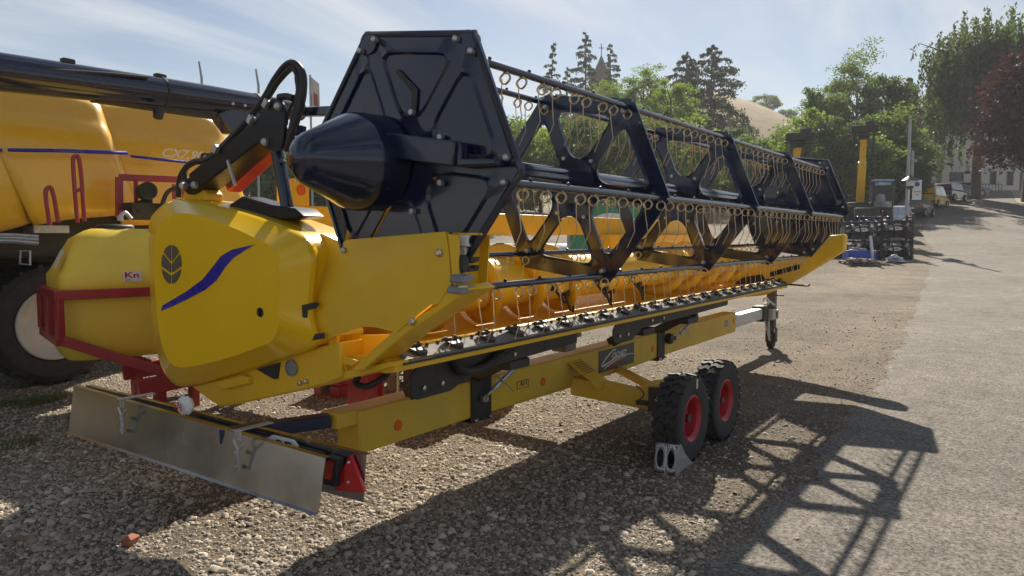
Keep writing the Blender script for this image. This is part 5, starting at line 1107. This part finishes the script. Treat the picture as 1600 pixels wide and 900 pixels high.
# lamp post with lantern and sign
q = GP(38, 1414); LP = thing('lamp_post', 'tall galvanised lamp post with green lantern beside the lane', 'lamp post', q); zt_ = zat(38, 186)
mb = MB(); mb.tube([q, q+V(0, 0, 1.6)], .15, 16); mb.tube([q+V(0, 0, 1.6), V(q.x, q.y, zt_)], [.10, .07], 14); mb.build('pole', 'pole_galv', LP)
zl = zat(38, 281); mb = MB(); mb.lathe([(.40, -.06), (.22, .08), (.10, .16), (.03, .24)], V(q.x, q.y, zl)-CR*.05-V(CW.x, CW.y, 0)*.3, (0, 0, 1), 20); LT = mb.build('lantern_hood', 'green_metal', LP)
mb = MB(); mb.lathe([(.16, -.36), (.19, -.06)], V(q.x, q.y, zl)-CR*.05-V(CW.x, CW.y, 0)*.3, (0, 0, 1), 16); mb.build('lantern_glass', 'white', LT)
mb = MB(); mb.lathe([(.10, -.50), (.19, -.36), (.19, -.33)], V(q.x, q.y, zl)-CR*.05-V(CW.x, CW.y, 0)*.3, (0, 0, 1), 16); mb.build('lantern_base', 'green_metal', LT)
mb = MB(); mb.box(V(q.x, q.y, zat(38, 256))+CR*.2, (.12, .12, 1.3)); mb.box(V(q.x, q.y, zat(38, 251))+CR*.35, (.35, .1, .12)); mb.build('bracket_box', 'pole_galv', LP, bevel=.01)
sc = V(q.x, q.y, zat(38, 297))+CR*.36-V(CW.x, CW.y, 0)*.2; rtc = Matrix.Rotation(YAW, 3, 'Z')
SG = thing('notice_sign', 'white notice board with a blue round mark fixed on the lamp post', 'sign', sc-V(0, 0, .5))
mb = MB(); mb.box(sc, (.03, .46, 1.0), rtc); mb.build('board', 'white', SG); mb = MB(); mb.lathe([(.12, 0), (.12, .01)], sc+V(0, 0, .28)-V(CW.x, CW.y, 0)*.03, V(CW.x, CW.y, 0), 20); mb.build('round_mark', 'blue', SG); mb = MB(); mb.box(sc+V(0, 0, -.1)-V(CW.x, CW.y, 0)*.03, (.01, .34, .04), rtc); mb.box(sc+V(0, 0, -.25)-V(CW.x, CW.y, 0)*.03, (.01, .2, .04), rtc); mb.build('print', 'grey_plastic', SG)
# green and white banner wall behind the header
q = V(17.5, 8.2, 0); BN = thing('company_banner', 'green banner with white oval and lettering, seen through the reel', 'banner', q)
a = PY(893, 319, 8.0); b = PY(1012, 372, 8.0)
mb = MB(); mb.b2((a.x, 8.0, 1.0), (b.x, 8.03, a.z+.03)); mb.build('cloth', 'green_sign', BN)
c0, c1 = PY(922, 346, 8.0), PY(990, 346, 8.0); cx_ = (c0.x+c1.x)/2; hw = (c1.x-c0.x)/2; cz_ = c0.z-.05
mb = MB(); mb.prism([V(cx_+hw*math.cos(t), 7.995, cz_+.26*math.sin(t)) for t in [k*.2094 for k in range(30)]], (0, -.004, 0)); OV = mb.build('white_oval', 'white', BN)
lettering('New Holland', (cx_-hw*.8, 7.988, cz_-.02), (hw*1.6, 0, 0), (0, 0, .15), 'banner_letters', 'logo_grey', OV)
for x in (a.x, b.x): mb = MB(); mb.tube([V(x, 8.06, 0), V(x, 8.06, a.z+.1)], .04, 10); mb.build('post', 'pole_galv', BN)
# masts and flag behind the combine
for px, top, d in ((320, 96, 40), (407, 108, 40)):
    q = GP(d, px); mb = MB(); zt_ = zat(d, top); n0 = q+V(0, 0, (zt_-q.z)*.5); mb.tube([q, n0, V(q.x, q.y, zt_-.9)+CR*.12, V(q.x, q.y, zt_)], [.07, .06, .07, .05], 10); o = mb.build('flag_mast', 'pole_galv'); recentre(o, q); tag(o, 'bare grey flag mast behind the combine, taller one' if px < 400 else 'bare grey flag mast between the combine and the lift arm hoses', 'mast')
q = GP(40, 490); FL = thing('banner_flag', 'flag mast with a hanging pale and red advertising flag', 'flag', q); zt_ = zat(40, 117); mb = MB(); mb.tube([q, V(q.x, q.y, zt_)], .06, 10); mb.build('mast', 'pole_galv', FL)
mb = MB(); mb.grid([[V(q.x, q.y, zt_-.1-k*.16)+CR*(.05+u*.42)+V(0, 0, -.9*u*.4)+V(CW.x, CW.y, 0)*.06*math.sin(u*6+k*.4) for u in [i/6 for i in range(7)]] for k in range(12)]); mb.build('cloth', 'banner', FL, solid=.006)
mb = MB(); mb.grid([[V(q.x, q.y, zt_-.9-k*.16)+CR*(.2+u*.2)+V(0, 0, -.2*u)-V(CW.x, CW.y, 0)*.12 for u in (0, .5, 1)] for k in range(5)]); mb.build('red_mark', 'red', FL, solid=.005)

# wheel standing behind the header
q = V(8.0, 5.75, 0); TWH = thing('tractor_wheel', 'loose black tractor wheel with red rim standing behind the header', 'wheel', q)
tw = tyre_mesh(.80, .42, .42, 18); tw.v = [v+q+V(0, 0, .795) for v in tw.v]; tw.build('tyre', 'rubber', TWH, angle=25)
mb = MB(); mb.lathe([(.05, -.02), (.30, -.02), (.36, -.08), (.42, -.16), (.43, -.15), (.43, .15), (.3, .1), (.05, .1)], q+V(0, 0, .795), (0, 1, 0), 40); mb.build('rim', 'red_rim', TWH)

# ================================================================== BUILDING, CHURCH, TREES
q = GP(88, 1560); BL = thing('white_building', 'long white plastered building half hidden by the weeping tree', 'building', q)
bd = R(0); a = GP(86, 1432); b = GP(90, 1720); a.z = b.z = hgt(86)-.4; u = (b-a); LB_ = u.length; u.normalize(); nrm = V(u.y, -u.x, 0)
if nrm.dot(V(CW.x, CW.y, 0)) > 0: nrm = -nrm
zt_ = 7.4
def wl(x, off, z): return a+u*x+nrm*off+V(0, 0, z)
# wall pieces around the openings, each opening a real recess
ops = []
for px, y0, y1, w_ in ((1477, 285, 270, 1.9), (1541, 289, 268, 0.9), (1571, 290, 268, .95), (1640, 290, 268, .95)):
    x = (GP(88, px)-a).dot(u); ops.append((x-w_/2, x+w_/2, zat(88, y0)-a.z, zat(88, y1)-a.z, 'window'))
x = (GP(88, 1602)-a).dot(u); ops.append((x-1.05, x+1.05, .45, zat(88, 269)-a.z, 'door')); ops.sort()
xs = [0]+[v for o_ in ops for v in o_[:2]]+[LB_]
mb = MB()
def wallbox(x0, x1, z0, z1):
    if x1-x0 > .01 and z1-z0 > .01: mb.prism([wl(x0, 0, z0), wl(x1, 0, z0), wl(x1, 0, z1), wl(x0, 0, z1)], nrm*-.4)
for i in range(0, len(xs), 2): wallbox(xs[i], xs[i+1], 0, zt_)
for x0, x1, z0, z1, k in ops: wallbox(x0, x1, 0, z0); wallbox(x0, x1, z1, zt_)
mb.prism([wl(0, -.4, 0), wl(LB_, -.4, 0), wl(LB_, -9, 0), wl(0, -9, 0)], (0, 0, zt_-.01)); mb.build('wall', 'plaster', BL)
for x0, x1, z0, z1, k in ops:
    mb = MB(); mb.prism([wl(x0, -.2, z0), wl(x1, -.2, z0), wl(x1, -.2, z1), wl(x0, -.2, z1)], nrm*-.05); w = mb.build(k, 'window_dark' if k == 'window' else 'wood_grey', BL)
    mb = MB()
    for p, r in (((x0, z0), (x0, z1)), ((x1, z0), (x1, z1)), ((x0, z0), (x1, z0)), ((x0, z1), (x1, z1)), (((x0+x1)/2, z0), ((x0+x1)/2, z1))): mb.bar(wl(p[0], -.17, p[1]), wl(r[0], -.17, r[1]), .08, .06)
    mb.build('frame', 'wood_grey', w)
mb = MB(); mb.add([wl(-.5, .6, zt_-.1), wl(LB_+.5, .6, zt_-.1), wl(LB_+.5, -4.5, zt_+4), wl(-.5, -4.5, zt_+4), wl(-.5, -9.6, zt_-.1), wl(LB_+.5, -9.6, zt_-.1)], [(0, 1, 2, 3), (3, 2, 5, 4)]); mb.build('roof', 'roof_tile', BL, solid=.15)
mb = MB(); mb.prism([wl(0.001, -.01, zt_-.02), wl(.001, -8.99, zt_-.02), wl(.001, -4.5, zt_+3.9)], u*.3); mb.build('gable', 'plaster', BL)
# fence by the building
q = GP(82, 1535); FN = thing('garden_railing', 'low dark railing in front of the white building', 'railing', q)
for k in range(9):
    c = GP(82, 1520+k*5); mb = MB(); mb.tube([c, c+V(0, 0, 1.0)], .03, 6); mb.build('baluster', 'dark_steel', FN)
mb = MB(); mb.tube([GP(82, 1520)+V(0, 0, 1), GP(82, 1560)+V(0, 0, 1)], .035, 6); mb.build('handrail', 'dark_steel', FN)
# church tower with pyramid spire
q = GP(165, 937); zb = zat(165, 128); zt_ = zat(165, 86); s_ = 4.0; CH = thing('church_tower', 'church tower with dark pointed spire and cross among the conifers', 'church', q)
mb = MB(); mb.box(V(q.x, q.y, (q.z+zb)/2), (s_, s_, zb-q.z), Matrix.Rotation(YAW+.3, 3, 'Z')); mb.build('wall', 'stone', CH)
mb = MB(); mb.lathe([(s_*.75, zb-.3), (s_*.52, zb+1.2), (.05, zt_)], V(q.x, q.y, 0), (0, 0, 1), 8); mb.build('spire', 'slate', CH)
mb = MB(); mb.bar(V(q.x, q.y, zt_-.2), V(q.x, q.y, zt_+2.4), .14, .14); mb.bar(V(q.x, q.y, zt_+1.5)-CR*.6, V(q.x, q.y, zt_+1.5)+CR*.6, .14, .14); mb.build('cross', 'dark_steel', CH)

def quads(c, size, rd, mat, name, droop=0.0, elong=1.4):
    n = len(c); nr = rng.normal(size=(n, 3)); nr /= np.linalg.norm(nr, axis=1)[:, None]; t = rng.normal(size=(n, 3)); t[:, 2] -= droop*3; t -= nr*(t*nr).sum(1)[:, None]; t /= np.linalg.norm(t, axis=1)[:, None]+1e-9; b = np.cross(nr, t)
    s = (size*rng.uniform(.6, 1.3, n))[:, None]; P = np.stack([c-t*s*elong*.5, c+b*s*.42, c+t*s*elong*.5, c-b*s*.42], 1).reshape(-1, 3)
    return np_mesh(name, P, np.arange(4*n).reshape(n, 4), mat, rd)
def tree_base(name, label, base, group): return thing(name, label, 'tree', base, group)
def attach(o, root): o.data.transform(Matrix.Translation(-ORG[root.name])); o.parent = root; return o
def limbs(base, top, crown_pts, r, mat, root, nl=14):
    mb = MB(); base = Vector(base); top = Vector(top); pts = [base+(top-base)*t+V(random.uniform(-.1, .1), random.uniform(-.1, .1), 0)*(t > 0) for t in (0, .2, .4, .6, .8, 1)]
    mb.tube(pts, [r*1.25, r, r*.85, r*.65, r*.4, r*.12], 9)
    for k in range(min(nl, len(crown_pts))):
        c = Vector(crown_pts[k]); t = max(.22, min(.9, (c.z-base.z)/max(.1, top.z-base.z)-.22)); s = base+(top-base)*t; m_ = s*.5+c*.5+V(0, 0, (c-s).length*.10); mb.tube([s, m_, c], [r*.4, r*.22, r*.06], 6)
    return mb.build('trunk', mat, root)
def broadleaf(name, label, base, hgt_, rad, mat, nclump=70, per=130, leaf=.30, low=.22, group=None, bark='bark', flat=1.0, seed=0):
    root = tree_base(name, label, base, group); base = np.array(base); zc = base[2]+hgt_*(low+(1-low)/2); rz = hgt_*(1-low)/2
    u = rng.normal(size=(nclump, 3)); u /= np.linalg.norm(u, axis=1)[:, None]; q = rng.uniform(.45, 1.0, nclump)**.6
    lob = .95+.14*np.sin(u[:, 0]*4+seed)+.11*np.sin(u[:, 1]*5+seed*2+u[:, 2]*3)
    cc_ = np.array([base[0], base[1], zc])+u*np.array([rad, rad, rz])*(q*lob)[:, None]
    cr_ = rad*rng.uniform(.18, .38, nclump)
    n = nclump*per; idx = np.repeat(np.arange(nclump), per); off = rng.normal(size=(n, 3)); off /= np.linalg.norm(off, axis=1)[:, None]; off *= (rng.random(n)**.6*cr_[idx])[:, None]; off[:, 2] *= .62
    c = cc_[idx]+off; tone = np.clip(rng.uniform(.0, 1, nclump)[idx]*.55+rng.random(n)*.45, 0, 1)
    attach(quads(c, leaf, tone, mat, 'crown'), root)
    limbs(base, (base[0], base[1], base[2]+hgt_*.86), [tuple(p) for p in cc_], max(.12, hgt_*.018), bark, root, 16); return root
def conifer(name, label, base, hgt_, rad, mat, sparse=1.0, leaf=.24, droop=.25, lean=0.0, group=None, low=.10):
    root = tree_base(name, label, base, group); base = Vector(base); mb = MB(); top = base+V(lean*.4, lean, hgt_); mb.tube([base, base+(top-base)*.5+V(0, -lean*.15, 0), top], [hgt_*.014, hgt_*.009, .02], 8); pts = []
    nb = int((40+hgt_*1.9)*sparse)
    for i in range(nb):
        t = low+(1-low)*((i+random.random())/nb)**.85; z = base+(top-base)*t
        L_ = (rad*(1-t)**.85+.3)*random.choice((.6, .85, .95, 1.0, 1.1))
        a = i*2.4+random.uniform(-.5, .5); rise = .25 if t > .6 else -.05; tip = z+V(math.cos(a)*L_, math.sin(a)*L_, (rise-droop)*L_); mid = (z+tip)/2+V(0, 0, .14*L_); mb.tube([z, mid, tip], [.05, .03, .012], 4)
        m_ = int(L_*50*(.6+.4*sparse))+10
        s = np.random.default_rng(i).random(m_)**.62
        for j in range(m_):
            q = s[j]; p = z+(tip-z)*q+V(0, 0, .56*L_*q*(1-q)); w_ = .07+.07*L_*(1-abs(q-.6)); pts.append((p.x+random.gauss(0, w_*.7), p.y+random.gauss(0, w_*.7), p.z-abs(random.gauss(0, .12+.07*L_))))
    mb.build('trunk', 'bark', root); c = np.array(pts); attach(quads(c, leaf, rng.random(len(c)), mat, 'crown', droop=.5, elong=2.0), root); return root
def weeping(name, label, base, hgt_, rad, mat, ns=420, leaf=.26, lmin=1.2, lmax=4.5, bark='bark_birch', group=None, low=.3, fill=60):
    root = tree_base(name, label, base, group); b = np.array(base); pts = []; lp = []
    for i in range(ns):
        u = rng.normal(size=3); u /= np.linalg.norm(u); u[2] = u[2]*.5+.5 if rng.random() < .7 else u[2]; q = rng.uniform(.35, 1.0)*(1+.2*math.sin(u[0]*6+u[1]*4))
        s = np.array([b[0]+u[0]*rad*q, b[1]+u[1]*rad*q, b[2]+hgt_*(low+(1-low)*.5)+u[2]*hgt_*(1-low)*.48*q]); lp.append(tuple(s)); L_ = rng.uniform(lmin, lmax)*(.5+.5*q); m_ = int(L_/leaf*3.4); tt = np.arange(m_)/m_
        st_ = s[None]+np.stack([u[0]*.5*np.sqrt(tt)+rng.normal(0, .12, m_), u[1]*.5*np.sqrt(tt)+rng.normal(0, .12, m_), -L_*tt+rng.normal(0, .1, m_)], 1); st_[:, 2] = np.maximum(st_[:, 2], b[2]+1.4+rng.random()*2); pts.append(st_)
    c = np.concatenate(pts); tone = np.concatenate([np.clip(np.full(len(p), rng.random()*.6)+rng.random(len(p))*.4, 0, 1) for p in pts])
    attach(quads(c, leaf, tone, mat, 'crown', droop=1.0, elong=1.8), root); limbs(b, (b[0], b[1], b[2]+hgt_*.92), lp[:26], hgt_*.022, bark, root, 26); return root
def TB_(d, px, top): p = GP(d, px); return p, zat(d, top)-p.z
# conifers and church group
for d, px, top, rad, sp, lean, lab in ((120, 856, 68, 4.4, .55, -1.2, 'thin ragged larch with a bent top, leftmost of the conifers over the reel'), (125, 913, 50, 7.5, .75, 0, 'tall larch left of the church spire'), (128, 951, 68, 5.2, .7, 0, 'slim larch right of the church spire'), (105, 1068, 82, 10, .85, 0, 'dark drooping conifer, lower of the pair before the dry hill'), (105, 1106, 70, 12.5, .9, 0, 'tallest dark drooping conifer before the dry hill'), (98, 1411, 122, 3.6, 1.4, 0, 'dark upright spruce between the birch and the weeping tree'), (130, 885, 105, 4, .6, 0, 'low sparse larch between two taller larches')):
    p, h = TB_(d, px, top); conifer('conifer_tree', lab, p, h, rad, 'leaf_needle', sparse=sp, lean=lean, group='conifers')
for k, (d, px, top, rad, mat, lab) in enumerate(((88, 1003, 96, 3.6, 'leaf_bright', 'bright green broadleaf tree between the church spire and the dark conifers'), (90, 950, 128, 3.6, 'leaf_bright', 'bright green broadleaf tree in front of the church spire'), (80, 1045, 120, 2.8, 'leaf_bright', 'narrow bright green tree beside the dark conifers'), (78, 1330, 80, 4.0, 'leaf_mid', 'tall loose birch behind the raised yellow boom'), (74, 1285, 128, 3.0, 'leaf_mid', 'loose green tree left of the tall birch'), (76, 1378, 105, 2.7, 'leaf_dark', 'dark green tree right of the tall birch'))):
    p, h = TB_(d, px, top); broadleaf('broadleaf_tree', lab, p, h, rad, mat, nclump=150, per=125, leaf=.17, low=.2, group='broadleaf trees on the slope', seed=k, bark='bark_birch' if px == 1330 else 'bark')
bush = [(56, 800, 188, 3.4), (60, 845, 182, 3.2), (58, 900, 178, 3.2), (62, 965, 172, 3.4), (58, 1020, 185, 3.0), (64, 1075, 186, 3.0), (70, 1140, 204, 3.0), (66, 1180, 212, 3.0), (70, 1215, 204, 2.8), (62, 1255, 176, 3.2), (60, 1300, 186, 3.0), (58, 1345, 205, 2.6), (64, 1378, 168, 3.0), (66, 1400, 190, 2.6), (60, 1405, 225, 2.2), (55, 750, 190, 3.0), (52, 690, 190, 3), (50, 600, 200, 3), (48, 520, 215, 3), (46, 455, 235, 2.6), (44, 395, 240, 2.6)]
words = ['beyond the near reel end', 'left of the first reel spider', 'framed in the first reel spider', 'under the larches', 'before the church', 'below the drooping conifers', 'at the foot of the dry hill', 'under the hill ridge', 'before the hidden boom', 'left of the raised boom', 'behind the telehandler boom', 'behind the telehandler cab', 'below the dark spruce', 'left of the lamp post', 'low behind the lamp post', 'behind the near end plate top', 'hidden behind the black end plate', 'behind the drive cover', 'behind the drive cover tip', 'behind the lift arm hoses', 'between the lift arm and combine']
for k, ((d, px, top, rad), w) in enumerate(zip(bush, words)):
    p, h = TB_(d, px, top); m_ = ['leaf_mid', 'leaf_bright', 'leaf_dark', 'leaf_mid'][k % 4]
    broadleaf('hedgerow_tree', ['mid green', 'bright green', 'dark green', 'soft green'][k % 4]+' bushy tree '+w, p, h, rad, m_, nclump=95, per=140, leaf=.18, low=.02, group='bushy trees along the slope', seed=k+10)
p, h = TB_(74, 1520, 18); weeping('weeping_tree', 'huge weeping birch hanging over the white building', p, h, 5.0, 'leaf_weep', ns=820, leaf=.22, lmin=1.5, lmax=5.5, bark='bark')
p, h = TB_(72, 1455, 95); weeping('weeping_tree', 'smaller weeping birch between the spruce and the huge weeping birch', G(80, (1462-800)/F*80), h, 2.2, 'leaf_weep', ns=170, lmin=1.0, lmax=3.2, bark='bark_birch', low=.3)
p, h = TB_(70, 1600, 2); weeping('weeping_tree', 'dark weeping birch behind the copper beech', p, h, 4.4, 'leaf_dark', ns=420, lmin=1.5, lmax=5, bark='bark')
p, h = TB_(58, 1618, 66); broadleaf('copper_beech', 'copper beech with dark purple leaves beside the lane', p, h, 4.3, 'leaf_purple', nclump=130, per=170, leaf=.26, low=.25, seed=3)
p, h = TB_(66, 1660, 150); broadleaf('copper_beech', 'lower purple tree behind the copper beech', p, h, 4, 'leaf_purple', nclump=70, per=130, leaf=.28, low=.2, seed=5)

# ================================================================== HAZE
mh = bpy.data.materials.new('haze_air'); mh.use_nodes = True; t = mh.node_tree; t.nodes.clear(); o_ = N(t, 'ShaderNodeOutputMaterial'); pv = N(t, 'ShaderNodeVolumePrincipled')
pv.inputs['Color'].default_value = (.93, .95, 1, 1); pv.inputs['Density'].default_value = HAZE; pv.inputs['Anisotropy'].default_value = .2
t.links.new(pv.outputs[0], o_.inputs['Volume']); MAT['haze_air'] = mh
mb = MB(); mb.b2((-2600, -2600, -1.2), (2600, 2600, 60)); hz = mb.build('haze', 'haze_air', smooth=False); hz['kind'] = 'stuff'; hz['label'] = 'thin pale summer haze over the yard and slope'; hz['category'] = 'haze'

p = GP(215, 1192); p.z = zat(215, 186); broadleaf('broadleaf_tree', 'small lone tree on the dry hill', p, zat(215, 148)-p.z, 4.2, 'leaf_mid', nclump=60, per=110, leaf=.30, low=.3, group='broadleaf trees on the slope', seed=4)
p = GP(205, 1222); p.z = zat(205, 196); broadleaf('hedgerow_tree', 'low round bush on the dry hill beside the lone tree', p, zat(205, 170)-p.z, 3.0, 'leaf_mid', nclump=40, per=90, leaf=.30, low=.05, group='bushy trees along the slope', seed=6)
